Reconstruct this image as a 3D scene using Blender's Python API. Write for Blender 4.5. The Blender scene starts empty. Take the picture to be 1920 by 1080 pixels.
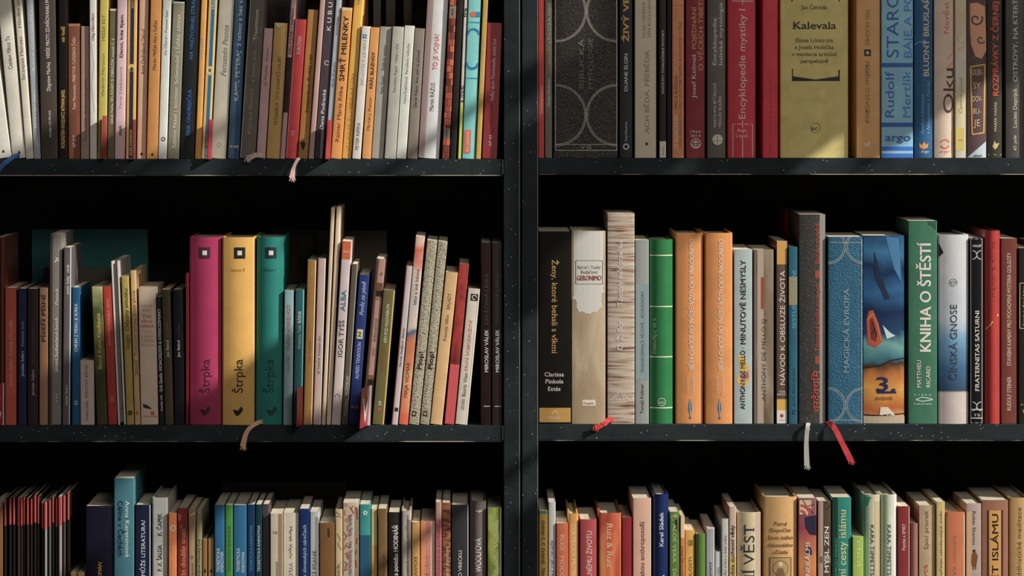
import bpy, math, random
from mathutils import Matrix, Vector
from mathutils.geometry import tessellate_polygon

# ------------------------------------------------------------------ camera, light, exposure
SC = bpy.context.scene
S = 0.0006                      # metres per reference pixel on the plane of the spines
CD = 4.2                        # camera distance from that plane
def X(p): return (p - 960) * S
def Z(p): return (540 - p) * S
cam = bpy.data.objects.new('camera', bpy.data.cameras.new('camera'))
SC.collection.objects.link(cam); SC.camera = cam
cam.location = (X(880), -CD, Z(130)); cam.rotation_euler = (math.pi/2, 0, 0)
cam.data.sensor_width = 36; cam.data.lens = CD / S * 36 / 1920
cam.data.shift_x = 80/1920; cam.data.shift_y = -410/1920
cam.data.clip_start = 0.05

w = bpy.data.worlds.new('world'); SC.world = w; w.use_nodes = True
w.node_tree.nodes['Background'].inputs[0].default_value = (0.88, 0.93, 1.0, 1)
w.node_tree.nodes['Background'].inputs[1].default_value = 0.06
LD = Vector((-1, .456, -.72)).normalized()
sun = bpy.data.objects.new('sun', bpy.data.lights.new('sun', 'SUN')); SC.collection.objects.link(sun)
sun.data.energy = 4.7; sun.data.angle = math.radians(.3); sun.data.color = (1, .95, .86)
sun.rotation_euler = LD.to_track_quat('-Z', 'Y').to_euler(); sun.location = (3, -2, 3)
ar = bpy.data.objects.new('window_glow', bpy.data.lights.new('window_glow', 'AREA')); SC.collection.objects.link(ar)  # added soft fill lamp in front, not an actual window
ar.data.energy = 37; ar.data.size = 1.6; ar.data.size_y = 1.2; ar.data.shape = 'RECTANGLE'; ar.data.color = (1, .94, .86)
ar.location = (1.3, -3.6, 2.1); ar.rotation_euler = (Vector((0, 0, -.1)) - ar.location).to_track_quat('-Z', 'Y').to_euler()
vs = SC.view_settings
vs.view_transform = 'Standard'; vs.look = 'None'; vs.gamma = 1; vs.use_curve_mapping = False; vs.exposure = 0.0
SC.cycles.max_bounces = 6

# ------------------------------------------------------------------ materials
def lin(c):
    c /= 255
    return c/12.92 if c <= .04045 else ((c+.055)/1.055)**2.4
def rgb(h, k=1.0):
    v = [lin(int(h[i:i+2], 16))/k for i in (0, 2, 4)]
    g = .3*v[0]+.59*v[1]+.11*v[2]; v = [a*.84+g*.16 for a in v]; m = max(v)
    if m > .86: v = [a*.86/m for a in v]
    return tuple(v) + (1,)
MATS = {}
def nodes(m):
    m.use_nodes = True; t = m.node_tree; return t, t.nodes['Principled BSDF'], t.nodes.new, t.links.new
def coords(t, scale=(1,1,1)):
    n = t.nodes.new; l = t.links.new
    tc = n('ShaderNodeTexCoord'); oi = n('ShaderNodeObjectInfo'); mu = n('ShaderNodeVectorMath'); mu.operation = 'ADD'
    sc = n('ShaderNodeMath'); sc.operation = 'MULTIPLY'; sc.inputs[1].default_value = 7.0
    l(oi.outputs['Random'], sc.inputs[0]); l(tc.outputs['Object'], mu.inputs[0]); l(sc.outputs[0], mu.inputs[1])
    mp = n('ShaderNodeMapping'); mp.inputs['Scale'].default_value = scale; l(mu.outputs[0], mp.inputs['Vector'])
    return tc, mp.outputs[0]
def mat(col, k=.6, surf='paper', pat=None):
    key = (col, k, surf, str(pat))
    if key in MATS: return MATS[key]
    m = bpy.data.materials.new('%s_%s' % (surf, col)); t, b, n, l = nodes(m)
    rough, bump, bs, var = {'paper': (.5, .05, 900, .12), 'gloss': (.27, .03, 300, .1), 'cloth': (.8, .35, 2600, .16),
        'leather': (.3, .9, 800, .2), 'print': (.5, 0, 1, .0), 'foil': (.35, 0, 1, 0), 'ribbon': (.6, .5, 2500, .2)}[surf]
    b.inputs['Roughness'].default_value = rough
    if surf == 'foil': b.inputs['Metallic'].default_value = .6
    tc, v = coords(t)
    c = rgb(col, k)
    if pat:
        typ = pat[0]
        if typ == 'n':      # noise ramp: ('n', scale xyz, detail, stops)
            tc, v = coords(t, pat[1]); nz = n('ShaderNodeTexNoise'); nz.inputs['Scale'].default_value = 1
            nz.inputs['Detail'].default_value = pat[2]; nz.inputs['Distortion'].default_value = .6
            l(v, nz.inputs['Vector']); fac = nz.outputs[0]; stops = pat[3]
        elif typ == 'z':    # printed colours changing along the height: ('z', height m, wobble, stops)
            sx = n('ShaderNodeSeparateXYZ'); l(tc.outputs['Object'], sx.inputs[0])
            d = n('ShaderNodeMath'); d.operation = 'DIVIDE'; d.inputs[1].default_value = pat[1]; l(sx.outputs[2], d.inputs[0])
            nz = n('ShaderNodeTexNoise'); nz.inputs['Scale'].default_value = pat[4] if len(pat) > 4 else 60; l(v, nz.inputs['Vector'])
            ma = n('ShaderNodeMath'); ma.operation = 'MULTIPLY_ADD'; ma.inputs[1].default_value = pat[2]
            ma.inputs[2].default_value = -pat[2]/2; l(nz.outputs[0], ma.inputs[0])
            ad = n('ShaderNodeMath'); l(d.outputs[0], ad.inputs[0]); l(ma.outputs[0], ad.inputs[1]); fac = ad.outputs[0]; stops = pat[3]
        elif typ == 'k':    # small printed brickwork
            bt = n('ShaderNodeTexBrick'); l(tc.outputs['Object'], bt.inputs['Vector'])
            sx = n('ShaderNodeSeparateXYZ'); cx = n('ShaderNodeCombineXYZ'); l(tc.outputs['Object'], sx.inputs[0]); l(sx.outputs[0], cx.inputs[0]); l(sx.outputs[2], cx.inputs[1]); l(cx.outputs[0], bt.inputs['Vector'])
            bt.inputs['Scale'].default_value = 1; bt.inputs['Brick Width'].default_value = .006; bt.inputs['Row Height'].default_value = .0075; bt.inputs['Mortar Size'].default_value = .0004
            bt.inputs['Color1'].default_value = (0, 0, 0, 1); bt.inputs['Color2'].default_value = (1, 1, 1, 1); bt.inputs['Mortar'].default_value = (0, 0, 0, 1)
            fac = bt.outputs[0]; stops = pat[1]
        cr = n('ShaderNodeValToRGB'); l(fac, cr.inputs[0]); e = cr.color_ramp.elements
        while len(e) < len(stops): e.new(.5)
        for i, (p, cc) in enumerate(stops): e[i].position = p; e[i].color = rgb(cc, k)
        base = cr.outputs[0]
    else:
        rg = n('ShaderNodeRGB'); rg.outputs[0].default_value = c; base = rg.outputs[0]
    if var:
        nz = n('ShaderNodeTexNoise'); nz.inputs['Scale'].default_value = 45; nz.inputs['Detail'].default_value = 8; nz.inputs['Roughness'].default_value = .65
        l(v, nz.inputs['Vector'])
        mr = n('ShaderNodeMapRange'); mr.inputs[1].default_value = .3; mr.inputs[2].default_value = .7
        mr.inputs[3].default_value = 1-var; mr.inputs[4].default_value = 1+var*.6; l(nz.outputs[0], mr.inputs[0])
        hs = n('ShaderNodeHueSaturation'); l(base, hs.inputs['Color']); l(mr.outputs[0], hs.inputs['Value']); base = hs.outputs[0]
    l(base, b.inputs['Base Color'])
    if bump:
        if surf == 'leather': nb = n('ShaderNodeTexVoronoi'); nb.inputs['Scale'].default_value = bs
        else: nb = n('ShaderNodeTexNoise'); nb.inputs['Scale'].default_value = bs
        l(tc.outputs['Object'], nb.inputs['Vector']); bp = n('ShaderNodeBump'); bp.inputs['Strength'].default_value = bump
        bp.inputs['Distance'].default_value = .0006; l(nb.outputs[0], bp.inputs['Height']); l(bp.outputs[0], b.inputs['Normal'])
    MATS[key] = m; return m
def page_mat(col):
    key = ('pages', col)
    if key in MATS: return MATS[key]
    m = bpy.data.materials.new('pages_'+col); t, b, n, l = nodes(m); b.inputs['Roughness'].default_value = .85
    tc, v = coords(t, (2600, 8, 8)); nz = n('ShaderNodeTexNoise'); nz.inputs['Scale'].default_value = 1; l(v, nz.inputs['Vector'])
    mr = n('ShaderNodeMapRange'); mr.inputs[1].default_value = .3; mr.inputs[2].default_value = .7; mr.inputs[3].default_value = .62; mr.inputs[4].default_value = 1.05
    l(nz.outputs[0], mr.inputs[0]); hs = n('ShaderNodeHueSaturation'); hs.inputs['Color'].default_value = rgb(col, .8); l(mr.outputs[0], hs.inputs['Value'])
    l(hs.outputs[0], b.inputs['Base Color']); MATS[key] = m; return m
def black_mat(name, base, dust, dcol=(.4, .42, .42, 1)):
    m = bpy.data.materials.new(name); t, b, n, l = nodes(m); b.inputs['Roughness'].default_value = .6; b.inputs['Specular IOR Level'].default_value = .12
    tc = n('ShaderNodeTexCoord')
    big = n('ShaderNodeTexNoise'); big.inputs['Scale'].default_value = 22; big.inputs['Detail'].default_value = 10; big.inputs['Roughness'].default_value = .72
    l(tc.outputs['Object'], big.inputs['Vector'])
    cr = n('ShaderNodeValToRGB'); cr.color_ramp.elements[0].position = .35; cr.color_ramp.elements[1].position = .75
    cr.color_ramp.elements[0].color = base; cr.color_ramp.elements[1].color = tuple(a*1.9 for a in base[:3])+(1,)
    l(big.outputs[0], cr.inputs[0])
    sp = n('ShaderNodeTexVoronoi'); sp.inputs['Scale'].default_value = 260; l(tc.outputs['Object'], sp.inputs['Vector'])
    wn = n('ShaderNodeTexWhiteNoise'); l(sp.outputs['Position'], wn.inputs['Vector'])
    g = n('ShaderNodeMath'); g.operation = 'GREATER_THAN'; g.inputs[1].default_value = 1-dust; l(wn.outputs['Value'], g.inputs[0])
    ls = n('ShaderNodeMath'); ls.operation = 'LESS_THAN'; ls.inputs[1].default_value = .16; l(sp.outputs['Distance'], ls.inputs[0])
    mm = n('ShaderNodeMath'); mm.operation = 'MULTIPLY'; l(g.outputs[0], mm.inputs[0]); l(ls.outputs[0], mm.inputs[1])
    mx = n('ShaderNodeMix'); mx.data_type = 'RGBA'; l(mm.outputs[0], mx.inputs[0]); l(cr.outputs[0], mx.inputs[6]); mx.inputs[7].default_value = dcol
    l(mx.outputs[2], b.inputs['Base Color'])
    bp = n('ShaderNodeBump'); bp.inputs['Strength'].default_value = .25; bp.inputs['Distance'].default_value = .0008
    f = n('ShaderNodeTexNoise'); f.inputs['Scale'].default_value = 500; l(tc.outputs['Object'], f.inputs['Vector'])
    l(f.outputs[0], bp.inputs['Height']); l(bp.outputs[0], b.inputs['Normal']); return m
BLACK = black_mat('black_painted_wood', (.019, .025, .029, 1), .16)
INNER = black_mat('black_inner_board', (.034, .032, .026, 1), 0)
def worn_mat():
    m = bpy.data.materials.new('worn_edge'); t, b, n, l = nodes(m); b.inputs['Roughness'].default_value = .5
    tc = n('ShaderNodeTexCoord'); nz = n('ShaderNodeTexNoise'); nz.inputs['Scale'].default_value = 14; nz.inputs['Detail'].default_value = 4
    l(tc.outputs['Object'], nz.inputs['Vector']); cr = n('ShaderNodeValToRGB'); l(nz.outputs[0], cr.inputs[0])
    cr.color_ramp.elements[0].position = .5; cr.color_ramp.elements[0].color = (.03, .03, .03, 1)
    cr.color_ramp.elements[1].position = .6; cr.color_ramp.elements[1].color = (.55, .5, .38, 1)
    l(cr.outputs[0], b.inputs['Base Color']); return m
WORN = worn_mat()
GREYED = mat('8a8c88', .9, 'paper')

# ------------------------------------------------------------------ mesh helpers
def link(name, me, parent=None, mats=()):
    o = bpy.data.objects.new(name, me); SC.collection.objects.link(o)
    for m in mats: me.materials.append(m)
    if parent: o.parent = parent
    return o
def mesh(name, vs, fs, mi=None):
    me = bpy.data.meshes.new(name); me.from_pydata(vs, [], fs)
    if mi: me.polygons.foreach_set('material_index', mi)
    me.update(); return me
def box(x0, x1, y0, y1, z0, z1):
    v = [(x, y, z) for x in (x0, x1) for y in (y0, y1) for z in (z0, z1)]
    return v, [(0,1,3,2), (4,6,7,5), (0,4,5,1), (2,3,7,6), (0,2,6,4), (1,5,7,3)]
def boxes(lst):
    V, F = [], []
    for b in lst:
        v, f = box(*b); k = len(V); V += v; F += [tuple(i+k for i in q) for q in f]
    return V, F
def bevelled(x0, x1, y0, y1, z0, z1, r):      # a board with small chamfers on its long front edges
    v, f = box(x0, x1, y0, y1, z0, z1)
    import bmesh
    bm = bmesh.new(); vv = [bm.verts.new(p) for p in v]
    for q in f: bm.faces.new([vv[i] for i in q])
    bmesh.ops.bevel(bm, geom=list(bm.edges), offset=r, segments=2, affect='EDGES', profile=.5)
    me = bpy.data.meshes.new('board'); bm.to_mesh(me); bm.free(); return me
def tag(o, label, cat, group=None):
    o['label'] = label; o['category'] = cat
    if group: o['group'] = group
    return o
def empty(name, loc):
    o = bpy.data.objects.new(name, None); SC.collection.objects.link(o); o.location = loc; o.empty_display_size = .02; return o

# ------------------------------------------------------------------ the setting
FL = -1.0
def struct(name, v, f, m):
    o = link(name, mesh(name, v, f), None, [m]); o['kind'] = 'structure'; return o
PLAST = mat('c9c1b2', .8, 'paper'); WOODF = mat('4a3626', .8, 'paper', ('n', (3, 40, 3), 6, [(.3, '3a2a1c'), (.7, '6a4c32')]))
struct('floor', *box(-2.2, 2.2, -5.2, .36, FL-.05, FL), WOODF)
struct('wall_back', *box(-2.2, 2.2, .345, .40, FL, 2.6), PLAST)
# added unseen wall, cut to shape the sun patches on the shelves: openings (a0,a1,b0,b1)
OPEN = [(-100,130,40,300),(130,240,90,400),(240,330,170,495),(330,440,240,525),(560,935,400,830),(318,420,540,625),
 (940,1015,540,835),(940,1015,893,943),(940,1015,1303,1563),(940,1015,1582,1660),(1045,1125,752,880),
 (90,300,520,760),(345,560,700,1010),(560,680,850,1200),(680,935,850,1563),(680,935,1582,2000),
 (-20,200,965,1160),(200,330,1060,1700),(330,680,1255,1900),(1020,1300,1215,2500),(1300,1600,1385,2500),(1600,1890,1478,2500),(1890,1990,1520,2500)]
def build_sun_mask():
    ax = sorted({a for o in OPEN for a in o[:2]}); bz = sorted({a for o in OPEN for a in o[2:]})
    yy = lambda p: -1.2659 + .0002736*p
    zz = lambda q: 2.3227 - .0006*q
    L = []
    for i in range(len(ax)-1):
        mid = (ax[i]+ax[i+1])/2; start = None
        for j in range(len(bz)-1):
            q = (bz[j]+bz[j+1])/2
            solid = not any(o[0] < mid < o[1] and o[2] < q < o[3] for o in OPEN)
            if solid and start is None: start = bz[j]
            if not solid and start is not None: L.append((2.2, 2.206, yy(ax[i]), yy(ax[i+1]), zz(bz[j]), zz(start))); start = None
        if start is not None: L.append((2.2, 2.206, yy(ax[i]), yy(ax[i+1]), zz(bz[-1]), zz(start)))
    L += [(2.2, 2.23, -5.2, yy(ax[0]), FL, 3.0), (2.2, 2.23, yy(ax[-1]), .4, FL, 3.0),
          (2.2, 2.23, yy(ax[0]), yy(ax[-1]), FL, zz(bz[-1])), (2.2, 2.206, yy(ax[0]), yy(ax[-1]), zz(bz[0]), 3.0)]
    struct('sun_mask_wall', *boxes(L), PLAST)
build_sun_mask()

# ------------------------------------------------------------------ the two bookcases
SHELFTOP = {'tl': 298, 'tr': 296, 'ml': 797, 'mr': 795, 'bl': 1300, 'br': 1300}
def bookcase(x0, x1, tops, label):
    root = empty('bookcase', (X((x0+x1)/2), .15, FL)); off = Vector(root.location)
    def part(name, me, m):
        me.transform(Matrix.Translation(-off)); return link(name, me, root, [m])
    for a, b in ((x0, x0+31), (x1-31, x1)):
        sp = part('side_panel', bevelled(X(a)+.0004, X(b)-.0009, -.0022, .30, FL, Z(-700), .0006), BLACK)
        me = mesh('edge_banding', *box(X(b)-.0009, X(b)-.0001, -.0024, .0006, FL+.001, Z(-699))); me.transform(Matrix.Translation(-off)); link('edge_banding', me, sp, [GREYED])
    for t in tops:
        ft = Z(t)
        s = part('shelf', bevelled(X(x0+31)+.0006, X(x1-31)-.0006, 0, .292, ft-.018, ft-.0003, .0005), BLACK)
        v, f = box(X(x0+33), X(x1-33), -.0004, .001, ft-.0189, ft-.0181)
        me = mesh('edge_banding', v, f); me.transform(Matrix.Translation(-off)); link('edge_banding', me, s, [WORN])
        me = mesh('end_cap', *box(X(x1-32.6), X(x1-31.2), -.0006, .001, ft-.017, ft-.0008)); me.transform(Matrix.Translation(-off)); link('end_cap', me, s, [GREYED])
    v, f = box(X(x0+2), X(x1-2), .2925, .2975, FL+.06, Z(-700)); part('back_panel', mesh('back_panel', v, f), INNER)
    v, f = box(X(x0+32), X(x1-32), .012, .03, FL, FL+.058); part('plinth', mesh('plinth', v, f), BLACK)
    v, f = box(X(x0+31), X(x1-31), 0, .292, Z(-700)-.018, Z(-700)); part('top_panel', mesh('top_panel', v, f), BLACK)
    tag(root, label, 'bookcase', 'bookcases side by side')
    return root
bookcase(-560, 975, (-200, 298, 797, 1300, 1800), 'left black painted wooden bookcase packed with poetry paperbacks')
bookcase(978, 2500, (-200, 296, 795, 1300, 1800), 'right black painted wooden bookcase holding thick mythology and religion volumes')

# ------------------------------------------------------------------ lettering
_f = {}
def glyphs(text, font):
    key = (text, font)
    if key in _f: return _f[key]
    cu = bpy.data.curves.new('t', 'FONT'); cu.body = text; cu.size = 1; cu.resolution_u = 4
    bold = {'b': .014, 'F': .012, 'B': .026}.get(font, 0)
    if font in 'iI': cu.shear = .28
    if font == 'w': cu.space_character = 1.35
    o = bpy.data.objects.new('t', cu); SC.collection.objects.link(o)
    me = bpy.data.meshes.new_from_object(o.evaluated_get(bpy.context.evaluated_depsgraph_get()))
    V = [(v.co.x, v.co.y, 0) for v in me.vertices]; F = [tuple(p.vertices) for p in me.polygons]
    if font in 'fFiI':       # slab serifs on the flat stroke ends
        cnt = {}
        for p in F:
            for i in range(len(p)):
                e = (p[i], p[(i+1) % len(p)]); k = (min(e), max(e)); cnt[k] = cnt.get(k, 0)+1
        CAP, XH = .72, .54
        for (a, b), c in cnt.items():
            if c != 1: continue
            (xa, ya, _z), (xb, yb, _z) = V[a], V[b]; L = abs(xa-xb)
            if abs(ya-yb) > .004 or not .05 < L < .17: continue
            y = ya
            if abs(y) < .02: y0, y1 = y, y+.045
            elif abs(y-CAP) < .03 or abs(y-XH) < .03: y0, y1 = y-.045, y
            else: continue
            sh = .28*y if font in 'iI' else 0
            s = .065; k = len(V); m0, m1 = min(xa, xb)-s, max(xa, xb)+s
            V += [(m0, y0, 1+(k//4) % 3), (m1, y0, 1+(k//4) % 3), (m1, y1, 1+(k//4) % 3), (m0, y1, 1+(k//4) % 3)]; F.append((k, k+1, k+2, k+3))
    bpy.data.objects.remove(o); bpy.data.curves.remove(cu); bpy.data.meshes.remove(me)
    if bold:      # heavier strokes: the outline laid down again a little to each side
        V0, F0 = list(V), list(F)
        for n_, (dx, dy) in enumerate(((-bold, 0), (bold, 0), (0, bold*.6), (0, -bold*.6))):
            k = len(V); V += [(a+dx, e+dy, z+4*(n_+1)) for a, e, z in V0]; F += [tuple(i+k for i in q) for q in F0]
    if V:
        x0 = min(v[0] for v in V); x1 = max(v[0] for v in V)
    else: x0, x1 = 0, 1
    _f[key] = (V, F, x0, x1); return _f[key]
CAPH = .72

# ------------------------------------------------------------------ books
rnd = random.Random(5)
GROUP = {'tl': 'books on the top left shelf', 'tr': 'books on the top right shelf', 'ml': 'books on the middle left shelf',
         'mr': 'books on the middle right shelf', 'bl': 'books on the bottom left shelf', 'br': 'books on the bottom right shelf'}
PLACE = {'tl': 'top left shelf', 'tr': 'top right shelf', 'ml': 'middle left shelf', 'mr': 'middle right shelf', 'bl': 'bottom left shelf', 'br': 'bottom right shelf'}
KROW = {'tl': .54, 'tr': .3, 'ml': .55, 'mr': .66, 'bl': .6, 'br': .6}
def outline(w, d, b, hard):
    """outer outline of the cover, back-left -> spine -> back-right"""
    r = min(.0022 if hard else .0009, w*.24)
    P = [(0, d)]
    if hard: P += [(0, .0105), (.0009, .0085), (.0009, .0075), (0, .0055)]
    P += [(0, r+b)]
    for a in (30, 60): P.append((r-r*math.cos(math.radians(a)), r+b-r*math.sin(math.radians(a))))
    n = 7 if b > 0 else 1
    for i in range(n+1):
        t = i/n; P.append((r+(w-2*r)*t, b*(2*t-1)**2))
    for a in (60, 30): P.append((w-r+r*math.cos(math.radians(a)), r+b-r*math.sin(math.radians(a))))
    P.append((w, r+b))
    if hard: P += [(w, .0055), (w-.0009, .0075), (w-.0009, .0085), (w, .0105)]
    P.append((w, d)); return P, r
LZ = 8e-6      # tiny step between overlapping strokes of ink
def wrap(me, pt, lay, cuts, deep=False):
    import bmesh
    bm = bmesh.new(); bm.from_mesh(me); bmesh.ops.triangulate(bm, faces=bm.faces)
    bmesh.ops.subdivide_edges(bm, edges=bm.edges, cuts=cuts, use_grid_fill=True)
    for v in bm.verts: v.co = Vector(pt(v.co.x, v.co.z, lay+(v.co.y if deep else 0)))
    bm.to_mesh(me); bm.free()
def inset(P, t):
    out = []
    for i, p in enumerate(P):
        a = P[max(i-1, 0)]; c = P[min(i+1, len(P)-1)]
        dx, dy = c[0]-a[0], c[1]-a[1]; L = math.hypot(dx, dy) or 1
        out.append((p[0]-dy/L*t, p[1]+dx/L*t))
    return out
BOOKS = []
def book(row, x0, x1, top, lean, col, kind, desc, decor=(), pat=None, k=None, surf=None, pages='d8ccb0', rec=None, depth=None, bulge=None, base=None, label2=None, cat='book', back=0, name='book'):
    k = k or KROW[row]; by = SHELFTOP[row] if base is None else base
    hard = kind in 'hrf'
    w = (x1-x0)*S - .0006; h = (by-top)*S; ang = math.atan2(lean, 300); w *= math.cos(ang)
    d = depth or (rnd.uniform(.128, .148) if hard else rnd.uniform(.118, .138))
    if h > .235: d += .02
    b = bulge if bulge is not None else (min(.004, w*.14) if kind == 'r' else (min(.0012, w*.06) if kind == 'q' else 0))
    rec = rec if rec is not None else rnd.uniform(.0005, .005)
    root = empty(name, (0, 0, 0))
    M = Matrix.Translation((X(x1)-.00015, rec+back, Z(by))) @ Matrix.Rotation(ang, 4, 'Y') @ Matrix.Translation((-w, 0, 0)) if ang >= 0 else \
        Matrix.Translation((X(x0)+.00015, rec+back, Z(by))) @ Matrix.Rotation(ang, 4, 'Y')
    root.matrix_world = M
    surf = surf or ('gloss' if rnd.random() < .45 else 'paper')
    P, r = outline(w, d, b, hard); t = .0019 if hard else .0005
    t = min(t, w*.2); Q = inset(P, t)
    if kind == 'f':      # stands with its fore edge to the front
        P = [(x, d-y) for x, y in P][::-1]; Q = [(x, d-y) for x, y in Q][::-1]
    V, F = [], []; n = len(P)
    for z in (0, h):
        V += [(x, y, z) for x, y in P] + [(x, y, z) for x, y in Q]
    for i in range(n-1):
        F += [(i, i+1, 2*n+i+1, 2*n+i), (n+i+1, n+i, 3*n+i, 3*n+i+1), (2*n+i, 2*n+i+1, 3*n+i+1, 3*n+i), (i+1, i, n+i, n+i+1)]
    F += [(0, 2*n, 3*n, n), (n-1, 2*n-1, 4*n-1, 3*n-1)]
    me = mesh('cover', V, F)
    for p in me.polygons: p.use_smooth = abs(p.normal.z) < .5
    try: me.set_sharp_from_angle(angle=math.radians(40))
    except Exception: pass
    cv = link('cover', me, root, [mat(col, k, surf, pat)])
    ti = .0032 if hard else .0003
    if kind == 'f': y0, y1 = .003, d-.004
    else: y0, y1 = (b+.003 if hard else b+r+t+.0002), d-(.003 if hard else .0002)
    pb = box(t+.0001, w-t-.0001, y0, y1, .0025 if hard else .0002, h-ti)
    link('page_block', mesh('page_block', *pb), root, [page_mat(pages)])
    # ---- printing on the spine, a few bands painting shade
    def prof(x):
        e = min(x, w-x)
        if e < r: return b+(r-math.sqrt(max(0, r*r-(r-e)**2)))*.92
        if b <= 0: return 0
        tt = (x-r)/(w-2*r); return b*(2*tt-1)**2
    def pt(x, z, o):
        x = min(max(x, .0002), w-.0002); z = min(max(z, .0003), h-.0003)
        if kind == 'f': return (x, -.0003-o, z)
        return (x, prof(x)-o, z)
    lay = .00012
    for it in sorted(decor, key=lambda q: q[0] == 't'):
        lay += .00003; ty = it[0]
        if ty == 't':
            _, dr, text, ya, yb, uc, hp, c = it[:8]; font = it[8] if len(it) > 8 else 's'
            gv, gf, g0, g1 = glyphs(text, font)
            if not gv: continue
            mm = mat(c.strip('*'), k, 'foil' if c[0] == '*' else 'print')
            wr = b > .0009 and hp > 10; put = (lambda x, z, q: (x, q*LZ, z)) if wr else (lambda x, z, q: pt(x, z, lay+q*LZ))
            LV = []; sc = hp*S/CAPH
            if dr == 'h':      # ya = centre y, yb = width in px
                sx = yb*S/(g1-g0)
                for x, y, q in gv: LV.append(put(uc*w+(x-(g0+g1)/2)*sx, (by-ya)*S+(y-CAPH/2)*sc, q))
            else:
                sx = (yb-ya)*S/(g1-g0)
                for x, y, q in gv:
                    if dr == 'u': px, pz = uc*w-(y-CAPH/2)*sc, (by-yb)*S+(x-g0)*sx
                    else: px, pz = uc*w+(y-CAPH/2)*sc, (by-ya)*S-(x-g0)*sx
                    if pz > h: pz = h
                    LV.append(put(px, pz, q))
            me = mesh('lettering', LV, gf)
            if wr: wrap(me, pt, lay, 2, True)
            link('lettering', me, root, [mm])
            continue
        c = it[-1]; mm = mat(c.strip('*'), k, 'foil' if c[0] == '*' else 'print'); DV, DF = [], []
        def quad(a):
            kk = len(DV); DV.extend(a); DF.append(tuple(range(kk, kk+len(a))))
        if ty == 'b':
            _, ya, yb, u0, u1, _c = it; nn = 8 if b > 0 else 1; z0, z1 = (by-yb)*S, (by-ya)*S
            us = {w*(u0+(u1-u0)*i/nn) for i in range(nn+1)} | {q for q in (r*.13, r*.5, r, w-r, w-r*.5, w-r*.13) if w*u0 < q < w*u1}
            us = sorted(us)
            for a, e in zip(us, us[1:]):
                quad([pt(a, z0, lay), pt(e, z0, lay), pt(e, z1, lay), pt(a, z1, lay)])
        elif ty in 'lo':
            if ty == 'l': pts = [(u*S, (by-y)*S) for u, y in it[1]]; wd = it[2]*S
            else:
                _, u, y, rr, wd, a0, a1, _c = it; wd *= S; m = 28
                pts = [((u+rr*math.cos(math.radians(a0+(a1-a0)*i/m)))*S, (by-y)*S+rr*S*math.sin(math.radians(a0+(a1-a0)*i/m))) for i in range(m+1)]
            for (xa, za), (xb, zb) in zip(pts, pts[1:]):
                L = math.hypot(xb-xa, zb-za)
                if L < 1e-7 or not (-.0002 <= (xa+xb)/2 <= w+.0002): continue
                nx, nz = -(zb-za)/L*wd/2, (xb-xa)/L*wd/2; ns = max(1, int(L/.006)) if b > 0 else 1
                for s in range(ns):
                    q0, q1 = s/ns, (s+1)/ns
                    A = (xa+(xb-xa)*q0, za+(zb-za)*q0); B = (xa+(xb-xa)*q1, za+(zb-za)*q1)
                    quad([pt(A[0]-nx, A[1]-nz, lay), pt(B[0]-nx, B[1]-nz, lay), pt(B[0]+nx, B[1]+nz, lay), pt(A[0]+nx, A[1]+nz, lay)])
        elif ty in 'gd':
            if ty == 'g': pts = [(u*S, (by-y)*S) for u, y in it[1]]
            else:
                _, u, y, rr, _c = it; pts = [((u+rr*math.cos(i*math.pi/8))*S, (by-y+rr*math.sin(i*math.pi/8))*S) for i in range(16)]
            tr = tessellate_polygon([[Vector((a, e, 0)) for a, e in pts]])
            for q in tr: quad([pt(pts[i][0], pts[i][1], lay) for i in q])
        nm = {'b': 'print_or_shade_band', 'l': 'printed_line', 'o': 'printed_ring', 'g': 'printed_shape', 'd': 'printed_dot'}[ty]
        if DV:
            me = mesh(nm, DV, DF)
            if b > .0004 and ty in 'gd': wrap(me, pt, lay, 5)
            link(nm, me, root, [mm])
    tag(root, label2 or (desc + ' on the ' + PLACE[row]), cat, GROUP[row])
    BOOKS.append((root, M)); return root
_last = {}
def B(row, x0, x1, top, lean, col, kind, desc, *decor, **kw):
    if row in _last:      # neighbours that lean differently must not cut into each other
        px1, pl, pt_ = _last[row]; hh = SHELFTOP[row]-max(top, pt_)
        ov = (pl-lean)/300*hh-(x0-px1)+.4
        if pl > lean and ov > 0: x0 += min(ov, 4)
    _last[row] = (x1, lean, top)
    return book(row, x0, x1, top, lean, col, kind, desc, decor, **kw)
SQ = lambda u, y, s, c1='1c2426', c2='d0d0c8': (('g', [(u-s, y-s), (u+s, y-s), (u+s, y+s), (u-s, y+s)], c1), ('g', [(u-s*.4, y-s*.4), (u+s*.4, y-s*.4), (u+s*.4, y+s*.4), (u-s*.4, y+s*.4)], c2))
TRI = lambda u, y, c='1a1512', s=3: ('g', [(u-s, y+s), (u, y-s), (u+s, y+s)], c)
# ------------------------------------------------------------------ top left shelf
T = 'tl'
B(T,-8,22,-62,-40,'c9c6bb','p','white paperback leaning left at the frame edge',TRI(15,285))
B(T,22,48,-66,-28,'cfcabc','p','white paperback with faint grey author line and black triangle',('t','u','Czesław Miłosz To',68,130,.5,8,'4a4844','f'),TRI(14,286))
B(T,48,63,-58,-23,'b9b2a0','p','cream paperback leaning left with spaced dark letters',('t','u','Szczepan Malczan',68,150,.5,6,'4c463e','f'),('t','u','Hliadko una',-6,52,.5,6,'4c463e','f'))
B(T,63,77,-60,-15,'8c9096','p','slim blue grey paperback with small white capitals',('t','u','PETR MAZANEC',168,240,.5,6,'d8d8d8'),('t','u','Kdo v zlaté struny zabrát',-14,133,.5,6,'d0d0d2'),('t','u','yh',266,275,.5,6,'d8d8d8','i'))
B(T,77,109,-48,-5,'3a302b','p','wide dark brown paperback with white bold title',('t','u','Zbigniew Machej   VERŠE PROTI ZDAŇOVANIU POÉZIE',-20,172,.5,7,'d6cfc6','b'),('t','u','vlna/das 143 PM XVI',208,258,.55,4.5,'d6cfc6','b'))
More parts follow.
